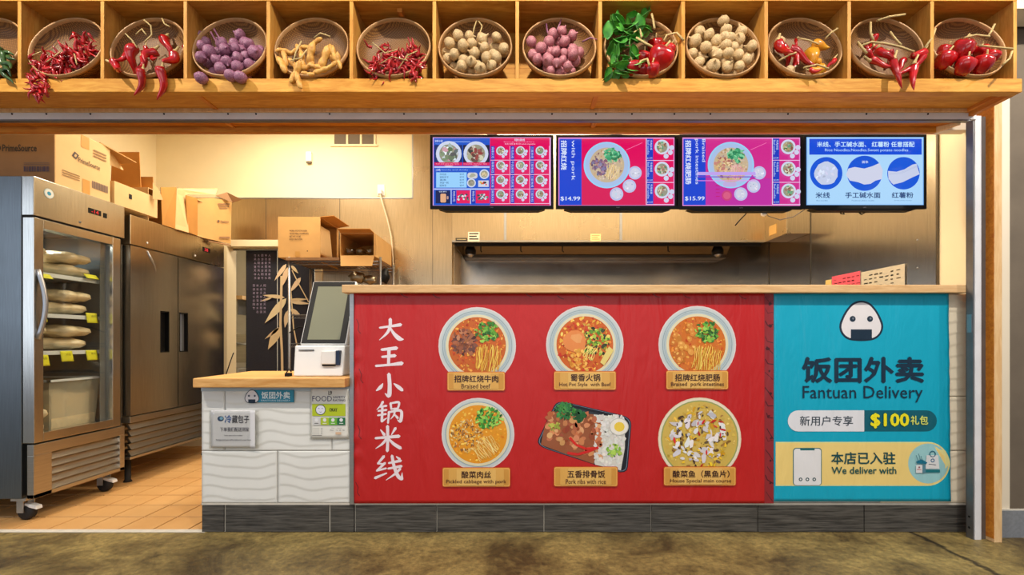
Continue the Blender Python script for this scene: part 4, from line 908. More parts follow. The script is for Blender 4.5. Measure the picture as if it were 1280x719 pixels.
obj('power_switch', B(FX-.002, FX+.003, 3.275, 3.30, 1.962, 1.995), M['black'], fr)
obj('lock', MB().blob((FX+.001, 3.10, 1.885), .004, .008, .008, 8, 5), M['alu_dull'], fr)
c = Canvas(lambda u, v, l: (FX+.0005+l, u, v), .0006)
for r_, col in ((.030, (190, 214, 220)), (.026, (226, 232, 230)), (.012, (40, 150, 190))): c.disc(2.895, 2.01, r_, col)
obj('round_sticker', c, M['print'], fr, label='round white and blue sticker')
for z in (1.525, 1.265, 1.026):
    sh_ = obj('shelf', B(-3.62, -3.02, a0+.06, a1-.055, z-.006, z).box(-3.03, -3.015, a0+.06, a1-.055, z-.022, z+.004), M['shelf_white'], fr)
for d in (a0+.14, a1-.10): obj('shelf_rail', B(-3.655, -3.645, d, d+.02, g0+.05, g1-.05), M['shelf_white'], fr)
for px in (134,): obj('front_rail', B(-3.04, -3.03, a1-.075, a1-.06, g0+.05, g1-.05), M['shelf_white'], fr)
for d in (a0+.01, a1-.1, ): caster(fr, -3.03, d+.04)
caster(fr, -3.65, a0+.06)
k_ = 0
for px0, px1, py0, tilt, lab in ((49, 62, 341.5, 1, 'yellow note at the left end of the top fridge shelf'), (104, 120, 342, 1, 'yellow note at the right end of the top fridge shelf'), (50, 57, 388.5, 0, 'narrow yellow note half hidden at left of the middle fridge shelf'), (107, 121, 391, 0, 'yellow note at right of the middle fridge shelf'), (45, 60, 444, 0, 'yellow note at left of the lower fridge shelf'), (75, 90, 439, 0, 'yellow note in the middle of the lower fridge shelf'), (107, 121, 438, 0, 'yellow note at right of the lower fridge shelf')):
    x = -3.011; d0_, d1_ = -x*F/(CX-px0), -x*F/(CX-px1); z = Z_(py0, d0_); h_ = .03 if tilt else .07
    t = thing('price_note', lab, 'note', (x, (d0_+d1_)/2, z-h_)); c = MB().slab(6, 6, lambda u, v: (x+.02*(1-v)*(1 if tilt else .35)+.004*sin(u*3), d0_+u*(d1_-d0_)+(1-v)*.006, z-h_+v*h_), (-.0008, 0, 0)); obj('paper', c, M['note'], t)
    c = Canvas(lambda u, v, l: (x+.0165+l, u, v), .0005); 
    if not tilt: c.text('肉包', (d0_*.7+d1_*.3), z-.016, (d0_*.3+d1_*.7), z-.030, (60, 60, 30)); obj('writing', c, M['print'], t)
def bun_bag_mesh(seed):
    r_ = random.Random(seed); ph = [r_.uniform(0, 6) for _ in range(6)]
    return MB().blob((0, 0, 0), 1, 1, 1, 30, 18, lambda p: .42*abs(sin(3.6*p.y+ph[0]))**.5*abs(sin(2.6*p.x+ph[1]))**.4-.30+.03*sin(13*p.z+ph[3]+5*p.y))
bag_src = []
def bag(x, y, z, rx, ry, rz, label, seed):
    if len(bag_src) < 3:
        o = obj('bun_bag', bun_bag_mesh(len(bag_src)), M['bag'], local=True); o.location = (0, 0, 0); bag_src.append(o.data)
    else:
        o = bpy.data.objects.new('bun_bag', bag_src[seed % 3]); COL.objects.link(o)
    o.location = (x, y, z); o.scale = (rx, ry, rz); o.rotation_euler = (0, 0, R(rnd.uniform(-10, 10))); tag(o, label, 'food bag', 'bags of buns in the glass-door fridge')
for (z, nm) in ((1.527, 'top'), (1.267, 'middle'), (1.028, 'lower')):
    for i, (y, wy, s_) in enumerate(((2.93, .065, 'left'), (3.19, .155, 'right'))):
        for k in range(2): bag(-3.15+.015*k, y, z+.048+k*.085, .12, wy-.01*k, .044, '%s bag of pale buns at the %s of the %s fridge shelf' % (('lower', 'upper')[k], s_, nm), i+k)
for k in range(2): bag(-3.10, 2.935, .545+k*.088, .09, .060, .044, '%s bag of buns at the bottom of the fridge beside the bin' % ('lower', 'upper')[k], k)
t = thing('storage_bin', 'translucent square storage bin of food at the bottom of the glass-door fridge', 'bin', (-3.25, 3.18, .497))
def binm(x0, x1, y0, y1, z0, z1, w, th=.004):
    o_ = [(x0+w, y0+w), (x1-w, y0+w), (x1-w, y1-w), (x0+w, y1-w)]; u_ = [(x0, y0), (x1, y0), (x1, y1), (x0, y1)]
    mb = MB(); b_ = [(x, y, z0) for x, y in o_]; t_ = [(x, y, z1) for x, y in u_]; mb.add(b_+t_, [(3, 2, 1, 0), (0, 1, 5, 4), (1, 2, 6, 5), (2, 3, 7, 6), (3, 0, 4, 7)], False); return mb
obj('bin_body', binm(-3.5, -3.045, 3.01, 3.375, .498, .84, .02), M['frost'], t)
obj('bin_rim', MB().box(-3.51, -3.035, 3.0, 3.012, .825, .84).box(-3.51, -3.035, 3.37, 3.384, .825, .84).box(-3.05, -3.035, 3.0, 3.384, .825, .84).box(-3.51, -3.495, 3.0, 3.384, .825, .84), M['shelf_white'], t)
obj('bin_contents', MB().slab(12, 12, lambda u, v: (-3.475+.415*u, 3.04+.31*v, .74+.02*sin(9*u)*sin(7*v)), (0, 0, -.235)), M['bag'], t)

# two-door fridge
b0, b1, bs = 3.50, 4.61, 3.99
f2 = thing('two_door_fridge', 'stainless two-door upright fridge with recessed handles behind glass-door fridge', 'fridge', (-3.35, 4.05, 0))
z0_, z1_, u0, u1 = .20, 2.045, .53, 1.815
obj('cabinet', B(-3.74, -2.995, b0, b1, z0_, z1_-.004), M['steel_v'], f2, bevel=.003)
obj('header_panel', B(-2.995, FX, b0, b1, u1+.008, z1_), M['steel_wall'], f2, bevel=.003)
def fdoor(p, r_, hd0, hd1, dark):
    d_ = obj('door', MB().box(-2.99, FX, p, hd0, u0, u1).box(-2.99, FX, hd1, r_, u0, u1).box(-2.99, FX, hd0, hd1, u0, 1.005).box(-2.99, FX, hd0, hd1, 1.335, u1), M['steel_v'], f2)
    obj('handle_recess', B(-2.99, -2.985, hd0, hd1, 1.005, 1.335), M['black'] if dark else M['alu'], d_)
    obj('handle_frame', MB().box(FX-.03, FX+.001, hd0-.004, hd0+.004, 1.0, 1.34).box(FX-.03, FX+.001, hd1-.004, hd1+.004, 1.0, 1.34).box(FX-.03, FX+.001, hd0, hd1, 1.0, 1.008).box(FX-.03, FX+.001, hd0, hd1, 1.332, 1.34), M['black'], d_)
fdoor(b0+.003, bs-.004, 3.797, 3.885, True); fdoor(bs+.004, b1-.003, 4.01, 4.105, False)
obj('base_rail', B(-2.995, FX, b0, b1, .475, u0-.008).box(-2.995, FX-.0, b0, b1, z0_, z0_+.02), M['steel'], f2, bevel=.002)
louvers(f2, FX-.004, b0+.01, b1-.01, .225, .475, 5)
pc = obj('control_panel', B(FX-.001, FX+.002, 4.30, 4.40, 1.925, 1.965), M['black'], f2, label='small black control display')
c = Canvas(lambda u, v, l: (FX+.002+l, u, v), .0005); c.text('38', 4.32, 1.96, 4.37, 1.93, (240, 50, 60), off=.03); obj('red_digits', c, M['lcd'], pc)
for d in (3.66, 4.2): obj('lock', MB().blob((FX+.001, d, 1.865), .004, .009, .009, 8, 5), M['white_plastic'], f2)
for d in (3.62, 4.5): obj('foot', MB().lathe([(0, 0), (.03, 0), (.02, .02), (.02, .2), (0, .2)], 12, Matrix.Translation((-3.05, d, 0))), M['dark'], f2); obj('foot', MB().lathe([(0, 0), (.03, 0), (.02, .02), (.02, .2), (0, .2)], 12, Matrix.Translation((-3.68, d, 0))), M['dark'], f2)
c = MB().tube([(FX+.002, 3.66, 1.80), (FX+.003, 3.70, 1.74), (FX+.003, 3.73, 1.70), (FX+.002, 3.745, 1.655)], [.004, .009, .005, .003], 6)  # short bright tapered strip on the left door
obj('door_strip', c, M['alu'], f2, label='short bright strip on the left door')

# ============================================================ CARTONS
def carton(label, loc, w, l, h, flaps, rot=(0, 0, 0), m='carton', mi='carton_dark', group='cardboard cartons stored up high', flen=None):
    t = thing('cardboard_box', label, 'box', (0, 0, 0)); e = .006
    obj('box_body', MB().box(-w/2, w/2, -l/2, l/2, 0, e).box(-w/2, -w/2+e, -l/2, l/2, e, h).box(w/2-e, w/2, -l/2, l/2, e, h).box(-w/2+e, w/2-e, -l/2, -l/2+e, e, h).box(-w/2+e, w/2-e, l/2-e, l/2, e, h), M[m], t, local=True)
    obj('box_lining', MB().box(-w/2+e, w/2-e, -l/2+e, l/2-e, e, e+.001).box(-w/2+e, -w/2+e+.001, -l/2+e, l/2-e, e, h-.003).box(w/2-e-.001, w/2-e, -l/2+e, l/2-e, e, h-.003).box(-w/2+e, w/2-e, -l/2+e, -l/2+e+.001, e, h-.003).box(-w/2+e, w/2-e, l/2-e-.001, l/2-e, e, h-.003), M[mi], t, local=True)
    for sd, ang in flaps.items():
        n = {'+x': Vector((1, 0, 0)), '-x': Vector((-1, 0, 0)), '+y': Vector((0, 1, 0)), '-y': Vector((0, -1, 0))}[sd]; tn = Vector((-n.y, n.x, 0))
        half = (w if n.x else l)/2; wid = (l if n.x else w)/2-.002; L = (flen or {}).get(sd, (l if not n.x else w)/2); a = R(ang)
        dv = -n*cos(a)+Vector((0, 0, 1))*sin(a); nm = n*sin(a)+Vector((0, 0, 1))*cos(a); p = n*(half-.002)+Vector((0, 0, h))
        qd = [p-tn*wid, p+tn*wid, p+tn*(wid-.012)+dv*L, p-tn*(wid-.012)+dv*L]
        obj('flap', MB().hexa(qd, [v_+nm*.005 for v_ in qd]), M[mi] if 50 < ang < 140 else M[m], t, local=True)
    t.location = loc; t.rotation_euler = [R(a) for a in rot]
    if group: t['group'] = group
    return t
bx = thing('cardboard_box', 'big closed branded carton on top of the glass-door fridge', 'box', (-3.25, 3.15, zt1), 'cardboard cartons stored up high')
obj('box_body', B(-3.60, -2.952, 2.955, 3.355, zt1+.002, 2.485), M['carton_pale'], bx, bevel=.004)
obj('shaded_front_face', B(-3.598, -2.954, 2.9525, 2.9555, zt1+.004, 2.483), M['carton_brown'], bx)  # thin darker sheet: shade on this side put into the colour
c = Canvas(plane_d(2.9515), .0004); c.text('PrimeSource', 3, 180.5, 46, 189.5, (40, 30, 34), off=.02); c.rect(-1, 183, 1.5, 187, (40, 30, 34)); 
for k in range(16): c.rect(30+k*2.05, 208, 31+k*2.05+rnd.uniform(-.3, .5), 214.5, (56, 46, 76), up=False)
for y in (203.5, 205.5): c.rect(30, y, 62, y+.7, (100, 78, 70), up=False)
obj('box_print', c, M['print'], bx)
c = Canvas(lambda u, v, l: (-2.9515+l, u, v), .0004)
c.rect(3.13, 2.484, 3.19, 2.40, (204, 150, 76)); c.rect(3.14, 2.19, 3.195, 2.095, (204, 150, 76))
c.poly([(3.065, 2.315), (3.085, 2.35), (3.115, 2.335), (3.095, 2.30)], (70, 60, 60)); c.poly([(3.08, 2.318), (3.088, 2.335), (3.10, 2.33), (3.093, 2.312)], (204, 170, 120))
c.text('PrimeSource', 3.11, 2.325, 3.27, 2.29, (120, 96, 74), off=.02)
for z in (2.20, 2.185, 2.17): c.rect(3.0, z, 3.12, z-.006, (150, 116, 76), up=False)
for k in range(14): c.rect(3.21+k*.009, 2.20, 3.215+k*.009, 2.15, (110, 92, 96), up=False)
for k in range(3): c.rect(3.22, 2.42-k*.02, 3.32, 2.41-k*.02, (150, 116, 80), up=False)
obj('box_print', c, M['print'], bx)
obj('flap', MB().hexa([(-3.25, 3.32, 2.487), (-2.955, 3.28, 2.487), (-2.90, 3.52, 2.44), (-3.2, 3.56, 2.44)], [(-3.25, 3.32, 2.493), (-2.955, 3.28, 2.493), (-2.90, 3.52, 2.446), (-3.2, 3.56, 2.446)]), M['carton'], bx)
t = carton('long low open carton with a tall raised flap beside big closed carton', (-3.19, 3.575, zt1+.002), .50, .40, .165, {'-x': 92}, flen={'-x': .20}, m='carton_pale')
t.location = (0, 0, 0)
for ch_ in t.children: ch_.location = (-3.19, 3.575, zt1+.002)
def panel(par, pts, m, name='flap', th=.005):
    P = [q(*p) for p in pts]; P = [Vector(p) for p in P]; n_ = (P[1]-P[0]).cross(P[3]-P[0]).normalized()*th
    return obj(name, MB().hexa(P, [p+n_ for p in P]), M[m], par, local=True)
def bd(y): return .955*F/(CY-y)       # depth of a point that stands on the fridge top
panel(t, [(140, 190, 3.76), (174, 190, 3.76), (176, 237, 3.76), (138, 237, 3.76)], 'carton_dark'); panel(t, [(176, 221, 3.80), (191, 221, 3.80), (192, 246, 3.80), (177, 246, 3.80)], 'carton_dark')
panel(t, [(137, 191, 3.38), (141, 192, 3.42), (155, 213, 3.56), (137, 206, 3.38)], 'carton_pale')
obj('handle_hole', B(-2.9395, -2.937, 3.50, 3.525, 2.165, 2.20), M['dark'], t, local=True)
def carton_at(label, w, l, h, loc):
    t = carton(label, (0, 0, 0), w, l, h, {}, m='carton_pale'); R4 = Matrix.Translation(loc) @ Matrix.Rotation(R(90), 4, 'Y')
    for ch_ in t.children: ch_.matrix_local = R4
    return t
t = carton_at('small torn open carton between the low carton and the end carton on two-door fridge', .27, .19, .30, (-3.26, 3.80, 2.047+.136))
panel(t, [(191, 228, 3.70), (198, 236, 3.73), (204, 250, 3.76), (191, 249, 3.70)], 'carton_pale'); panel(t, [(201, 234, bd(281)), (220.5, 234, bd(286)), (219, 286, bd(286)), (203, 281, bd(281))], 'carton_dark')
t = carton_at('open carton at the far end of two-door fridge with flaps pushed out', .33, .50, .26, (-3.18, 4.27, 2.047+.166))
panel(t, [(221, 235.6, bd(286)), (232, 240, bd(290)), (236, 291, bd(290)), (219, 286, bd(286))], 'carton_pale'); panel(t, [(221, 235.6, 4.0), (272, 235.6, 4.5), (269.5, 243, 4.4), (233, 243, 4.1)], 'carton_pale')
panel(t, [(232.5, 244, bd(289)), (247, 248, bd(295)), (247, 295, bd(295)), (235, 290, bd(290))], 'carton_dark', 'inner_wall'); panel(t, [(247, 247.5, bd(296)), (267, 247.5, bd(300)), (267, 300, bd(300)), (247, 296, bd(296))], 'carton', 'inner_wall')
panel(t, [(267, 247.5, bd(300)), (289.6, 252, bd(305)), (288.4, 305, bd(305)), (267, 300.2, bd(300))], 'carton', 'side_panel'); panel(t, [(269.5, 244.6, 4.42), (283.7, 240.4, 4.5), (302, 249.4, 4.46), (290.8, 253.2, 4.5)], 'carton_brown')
panel(t, [(258, 299, 4.34), (288, 305.6, 4.55), (289, 307.4, 4.55), (262, 302, 4.34)], 'carton_brown')
c = Canvas(lambda px, py, l: tuple(Vector(q(px, py, bd(300)+(bd(305)-bd(300))*(px-267)/22))+Vector((.006+l, -.006-l, 0))), .0006)
for x0_, y0_, x1_, y1_ in ((272, 254.5, 287, 256.5), (273, 257.5, 286, 259), (274, 260, 284, 261.2), (274, 296, 287, 298.5)): c.rect(x0_, y0_, x1_, y1_, (150, 112, 78), up=False)
c.disc(272.8, 276.8, 1.6, (110, 86, 70), n=8); c.text('PrimeSource', 275.5, 275.6, 285.5, 279, (120, 90, 70), off=.02)
obj('box_print', c, M['print'], t, local=True)
# rack with two cartons
rk = thing('wire_rack', 'chrome wire rack holding two cartons in front of the doorway', 'rack', (-1.70, 4.53, 0))
rx0, rx1, ry0, ry1 = -2.13, -1.29, 4.30, 4.74
for x in (rx0, rx1):
    for y in (ry0, ry1): obj('post', MB().tube([(x, y, 0), (x, y, 1.868)], .0125, 10), M['alu'], rk)
for z in (1.83, 1.335, 1.07, .80, .3):
    mb = MB()
    for y in (ry0, ry1): mb.tube([(rx0, y, z), (rx1, y, z)], .005, 6); mb.tube([(rx0, y, z-.03), (rx1, y, z-.03)], .004, 6)
    n = 24
    for k in range(n+1): x = rx0+(rx1-rx0)*k/n; mb.box(x-.002, x+.002, ry0, ry1, z-.002, z+.003)
    for k in range(n): x = rx0+(rx1-rx0)*k/n; mb.tube([(x, ry0, z), (x+(rx1-rx0)/n/2, ry0, z-.03), (x+(rx1-rx0)/n, ry0, z)], .002, 4, False)
    obj('wire_shelf', mb, M['alu_dull'], rk)
obj('shelf_tray', B(rx0-.02, X_(424, 4.27), 4.27, ry1, 1.836, 1.862), M['carton_brown'], rk)
t = carton('printed carton with an open side on the left of the wire rack', (-2.235, 4.51, 1.864+.19), .375, .42, .39, {'-x': 97, '+x': 170, '+y': 10}, rot=(0, 90, 0), flen={'-x': .12, '+x': .05, '+y': .06}, m='carton')
t.rotation_euler = (0, R(90), 0)
c = Canvas(plane_d(4.298), .0005)
for k, s_ in enumerate(('PORK POTSTICKER', 'VEGETABLE DUMPLING', 'NET WT 10 LBS', 'KEEP FROZEN')): c.text(s_, 362, 287.5+k*3.6, (384, 386, 376, 378)[k], 289.6+k*3.6, (70, 50, 36), off=.015)
c.rect(369, 314.5, 375, 321, (196, 146, 72)); c.disc(384.5, 314, .8, (80, 60, 40), n=8)
o = obj('carton_print', c, M['print'], None); bpy.data.objects[o.name].parent = t; o.matrix_parent_inverse = t.matrix_world.inverted() if False else (Matrix.Translation(t.location) @ Euler(t.rotation_euler).to_matrix().to_4x4()).inverted()
t2 = carton('open carton of clear cups facing the hall on the right of wire rack', (-1.475, 4.78, 1.865+.105), .31, .21, .56, {'-y': 165, '+y': 100, '+x': 178}, rot=(90, 0, 0), flen={'-y': .10, '+y': .09, '+x': .02}, m='carton')
for i in range(3):
    x = -1.57+i*.095; mb = MB()
    for k in range(9): mb.lathe([(.030, 0), (.040, .022)], 16, Matrix.Translation((x, 4.30+k*.022, 1.92)) @ Matrix.Rotation(-pi/2, 4, 'X'))
    for k in range(3): mb.lathe([(0, 0), (.03, 0), (.042, .09), (.045, .095)], 16, Matrix.Translation((x, 4.25+k*.012, 1.92)) @ Matrix.Rotation(-pi/2, 4, 'X'))
    o = obj('cup_stack', mb, M['clear']); tag(o, 'sleeve of clear plastic cups lying in the right rack carton', 'cups', 'sleeves of cups in the right rack carton')
o = obj('paper_tray', MB().hexa([(-1.98, 4.36, 1.90), (-1.86, 4.36, 1.90), (-1.86, 4.64, 1.90), (-1.98, 4.64, 1.90)], [(-1.98, 4.38, 2.19), (-1.88, 4.38, 2.19), (-1.88, 4.62, 2.19), (-1.98, 4.62, 2.19)]), M['carton_pale'], bevel=.02); tag(o, 'pale rounded tray inside the open side of printed rack carton', 'tray')
o = obj('dark_bundle', MB().blob((-1.27, 4.36, 1.70), .05, .05, .07, 12, 8, lambda p: .15*sin(7*p.z+3*p.x)), M['black']); tag(o, 'small black clip bundle hanging at the right rack post', 'bundle')
for k, (px, py, s_, m_, lb) in enumerate(((447, 347, .055, 'foil', 'crumpled foil-coloured pack on the back of wire rack'), (462, 350, .045, 'foil', 'second crumpled pack right of the first behind the ledge'))):
    o = obj('crumpled_pack', MB().blob(q(px, py, 4.5), s_*1.5, s_, s_, 14, 9, lambda p: .2*sin(5*p.x+k)*sin(6*p.z+k)), M[m_]); tag(o, lb, 'pack')
o = obj('black_cable', MB().tube([q(362, 416, 4.27), q(368, 412, 4.25), q(374, 409, 4.24), q(382, 409, 4.25), q(390, 414, 4.27)], .006, 6), M['black']); tag(o, 'black cable looped at the left side of wire rack behind kiosk', 'cable')
for px, py, d_ in ((378, 400, 4.5), (372, 452, 4.45), (380, 458, 4.5)):
    pass
o = obj('steel_pan', MB().lathe([(0, 0), (.10, 0), (.13, .09), (.135, .09), (.105, -.004), (0, -.004)], 24, Matrix.Translation((-1.95, 4.5, .808))), M['steel']); tag(o, 'round steel pan on the wire rack left of the kiosk base', 'pan')

# ============================================================ BACK ROOM THROUGH THE DOORWAY
dn = 4.93
nr = thing('door_curtain', 'navy cloth door curtain printed with bamboo and small white characters', 'curtain', (X_(347, dn), dn, Z_(310, dn)-1.7))
obj('rail', MB().tube([(dx0, dn, dz-.01), (dx1, dn, dz-.01)], .012, 8), M['alu'], nr)
for k, (pa, pb) in enumerate(((307.5, 346), (347, 393))):
    nm = 'cloth_panel'
    obj(nm, MB().slab(30, 30, lambda u, v: (X_(pa+(pb-pa)*u, dn), dn+.006*sin(u*9+k)*(1-v*.6), dz-1.75+1.74*v), (0, .003, 0)), M['noren'], nr)
c = Canvas(plane_d(dn-.012), .0004); TN = (226, 202, 160)
def leaf(x0, y0, x1, y1, w):
    L = math.hypot(x1-x0, y1-y0); nx, ny = -(y1-y0)/L, (x1-x0)/L; a, b = [], []
    for k in range(9):
        t_ = k/8; g = w*sin(pi*t_**.7)*.66; mx, my = x0+(x1-x0)*t_, y0+(y1-y0)*t_; a.append((mx+nx*g, my+ny*g)); b.append((mx-nx*g, my-ny*g))
    c.poly(a+b[::-1][1:-1], jc(TN, 12), up=False)
for a in ((358, 330, 343, 351, 4), (360, 334, 351, 361, 5), (376, 347, 362, 366, 4.5), (356, 372, 328, 369, 3.5), (340, 372, 325, 377, 2), (358, 373, 331, 404, 7), (362, 377, 388, 380, 3.5), (361, 375, 386, 374, 2.6), (363, 386, 377, 396, 4), (360, 388, 356, 410, 5), (350, 409, 335, 437, 8), (349, 410, 331, 424, 3), (364, 332, 373, 342, 3)): leaf(*a)
c.line([(352, 345), (351.5, 372), (350.5, 405), (352.5, 440), (353, 475)], 3, TN, up=False); c.line([(361, 336), (364, 370), (367, 410), (372, 436), (376, 460)], 1.6, TN, up=False); c.line([(365, 338), (374, 356), (386, 378)], 1.2, TN, up=False)
for i in range(5):
    for j in range(16):
        if j in (7,) or (i > 3 and j > 6) or (i == 0 and j > 14): continue
        x, y = 317.5+i*4.6-(j > 7)*(1.5), 318+j*4.7
        if y > 395: continue
        c.text('竹林清风流水人家古道西阳天涯'[(i*5+j*3) % 14], x, y, x+2.8, y+3.0, (176, 160, 190), up=False)
obj('curtain_print', c, M['print'], nr, label='tan bamboo and pale characters')
t = thing('wall_shelf', 'small wall shelf in the bright room behind the curtain', 'shelf', q(299, 375, 5.6))
obj('board', B(X_(280, 5.6), X_(312, 5.6), 5.45, 5.7, Z_(375.5, 5.6), Z_(371, 5.6)), M['wood_post'], t); obj('bracket', B(X_(303, 5.6), X_(304.5, 5.6), 5.5, 5.7, Z_(394, 5.6), Z_(375.5, 5.6)), M['alu_dull'], t)
struct('wall_back_room_panel', B(X_(262, 5.7), X_(330, 5.7), 5.70, 5.76, 0, 3), M['white'])
t = thing('sink_unit', 'stainless sink edge low in the room behind the curtain', 'sink', q(300, 470, 5.2))
obj('splashback', B(X_(285, 5.3), X_(318, 5.3), 5.28, 5.3, .85, Z_(418, 5.3)), M['steel'], t); obj('basin', B(X_(285, 5.3), X_(318, 5.3), 5.0, 5.28, .55, .80), M['steel'], t, bevel=.01)
obj('faucet', MB().tube([q(292, 432, 5.25), q(295, 429, 5.2), q(302, 430, 5.1), q(308, 431, 5.05)], .010, 8), M['alu'], t)
cable('hanging_cord', 'thin black cord slanting at the left door jamb above worktop', [q(292, 441, 4.78), q(288, 452, 4.76), q(283, 467, 4.74), q(280, 490, 4.72), (X_(279, 4.71), 4.71, .01)], .005, M['black'], 'cord')

# ============================================================ ORDERING KIOSK
kk = thing('ordering_kiosk', 'white self-ordering kiosk with tilted portrait screen on the wooden worktop', 'kiosk', (-1.17, 2.86, .885))
ka, kb = 2.84, 3.02
def kp(u, v, off=0):   # u,v in 0..1 on the screen; off = towards the viewer
    d = ka+(kb-ka)*v; A = Vector((-1.337+.272*u, d, 1.078+.398*v)); n_ = Vector((0, -.398, .18)).normalized(); return A+n_*off
def kq(pts, o0, o1): return MB().hexa([kp(u, v, o0) for u, v in pts], [kp(u, v, o1) for u, v in pts])
obj('monitor_shell', kq([(-.02, -.015), (1.02, -.015), (1.02, 1.015), (-.02, 1.015)], -.035, 0), M['white_plastic'], kk, bevel=.008)
obj('monitor_bezel', kq([(.01, 0), (.99, 0), (.99, 1), (.01, 1)], 0, .004), M['black'], kk, bevel=.0015)
obj('touch_screen', kq([(.135, .055), (.865, .055), (.865, .915), (.135, .915)], .004, .0046), M['screen_off'], kk, label='dim grey-green touch screen')
obj('neck', MB().hexa([(-1.27, 2.84, 1.04), (-1.10, 2.84, 1.04), (-1.10, 2.95, 1.04), (-1.27, 2.95, 1.04)], [(-1.27, 2.885, 1.10), (-1.10, 2.885, 1.10), (-1.10, 2.96, 1.10), (-1.27, 2.96, 1.10)]), M['white_plastic'], kk, bevel=.005)
obj('base_housing', MB().hexa([(-1.335, 2.74, .886), (-1.045, 2.74, .886), (-1.045, 3.0, .886), (-1.335, 3.0, .886)], [(-1.345, 2.78, 1.066), (-1.045, 2.78, 1.066), (-1.045, 2.99, 1.066), (-1.345, 2.99, 1.066)]), M['white_plastic'], kk, bevel=.008)
obj('receipt_slot', B(-1.315, -1.225, 2.766, 2.772, 1.036, 1.041), M['black'], kk)
cr = obj('card_reader', B(-1.17, -1.085, 2.735, 2.775, .955, 1.035), M['white_plastic'], kk, bevel=.006); obj('reader_side', B(-1.085, -1.062, 2.74, 2.785, .950, 1.037), mat('navy_plastic', (20, 40, 70), .4), cr, bevel=.003); obj('reader_foot', B(-1.165, -1.09, 2.74, 2.76, .945, .956), M['black'], cr)
o = obj('payment_cord', MB().tube([(-1.12, 2.765, .945), (-1.11, 2.755, .92), (-1.08, 2.75, .90), (-1.06, 2.75, .892)], .004, 6), M['white_plastic'], kk)
o = obj('receipt_clip', MB().box(-1.375, -1.35, 2.72, 2.76, .8855, .905).tube([(-1.37, 2.73, .905), (-1.36, 2.74, .93), (-1.35, 2.75, .91)], .004, 6), M['black']); tag(o, 'tiny black clip on the worktop left of the kiosk base', 'clip')
# ============================================================ CUBBY SHELF WITH BASKETS
SD, SB = 2.30, 2.552                       # front and back of the shelf
zb0, zb1, zc = 2.323, 2.390, 2.7735
sh = thing('cubby_shelf', 'long pine cubby shelf above the counter, each cubby holding a basket', 'shelf', (0, 2.42, zb0))
SX0, SX1 = -4.2, X_(1278, SD)
obj('front_board', B(SX0, SX1, SD, 2.344, zb0, zb1), M['wood_x'], sh, bevel=.003)
obj('bottom_board', B(SX0, 2.455, 2.344, SB, zt+.031, zb1-.0005), M['wood_x'], sh)
obj('end_board', B(2.456, SX1, 2.344, SB, zb0, zb1-.0005), M['wood_y'], sh)
obj('top_board', B(SX0, SX1-.025, SD, SB, zc, zc+.03), M['wood_x'], sh, bevel=.002)
for k in range(4): obj('back_plank', B(SX0, SX1-.025, SB-.012, SB, zb1+k*.0955+.001, zb1+(k+1)*.0955), M['wood_x'], sh)
pitch = 103.84
for k in range(-3, 13):
    px = 23+pitch*k if k < 12 else 1270
    px = 23.5+pitch*k
    x = X_(px, SD); obj('divider', B(x-.009, x+.009, SD+.002, SB-.012, zb1, zc), M['wood_z'], sh, bevel=.0015)
x = X_(505, 2.44); obj('brace', B(x-.012, x+.012, 2.35, 2.54, zc-.02, zc), M['wood_y'], sh)
TILT = R(16); RB_ = .186
def bframe(cx_px):
    x = X_(cx_px, 2.30); x += .006*(1 if x > 0 else -1); ctr = Vector((x, 2.290+RB_*sin(TILT), zb1+.002+RB_*cos(TILT)))
    return ctr, Vector((1, 0, 0)), Vector((0, sin(TILT), cos(TILT))), Vector((0, -cos(TILT), sin(TILT)))
prof = [(.0, -.075), (.06, -.0745), (.115, -.070), (.150, -.058), (.172, -.034), (.181, -.008), (.183, 0)]
bsk_mesh = None
names = ['green vegetables', 'small red chilies trailing over the edge', 'plump red chilies at the left', 'purple onions', 'yellow knobbly pods', 'tiny dark red chilies', 'white garlic without braid', 'pink-purple garlic', 'green leaves and red bell peppers', 'white garlic with a central braid', 'mixed chilies, yellow peppers and garlic', 'long red chilies and thick stalks', 'glossy red peppers at the far right']
for k in range(-1, 12):
    cx = 23.5+pitch*k+51.92
    ctr, U, V, N = bframe(cx)
    t = thing('woven_basket', 'round bamboo basket holding %s' % names[k+1], 'basket', (0, 0, 0), 'bamboo baskets in the cubby shelf')
    if bsk_mesh is None:
        b1_ = obj('bowl', MB().lathe(prof, 40).lathe([(r_+.004, z_-.004) for r_, z_ in prof][::-1], 40), M['basket'], t, local=True)
        b2_ = obj('rim', MB().lathe([(.180, -.012), (.180, .006), (.184, .009), (.1875, .006), (.1885, -.006), (.1875, -.014), (.180, -.012)], 48), M['rim'], t, local=True)
        bsk_mesh = (b1_.data, b2_.data)
    else:
        for nm_, me_ in zip(('bowl', 'rim'), bsk_mesh): o = bpy.data.objects.new(nm_, me_); COL.objects.link(o); o.parent = t
    t.matrix_world = Matrix.Translation(ctr) @ Matrix.Scale(.99, 4) @ Matrix((U, V, N)).transposed().to_4x4() @ Matrix.Rotation(R(rnd.uniform(0, 360)), 4, 'Z')

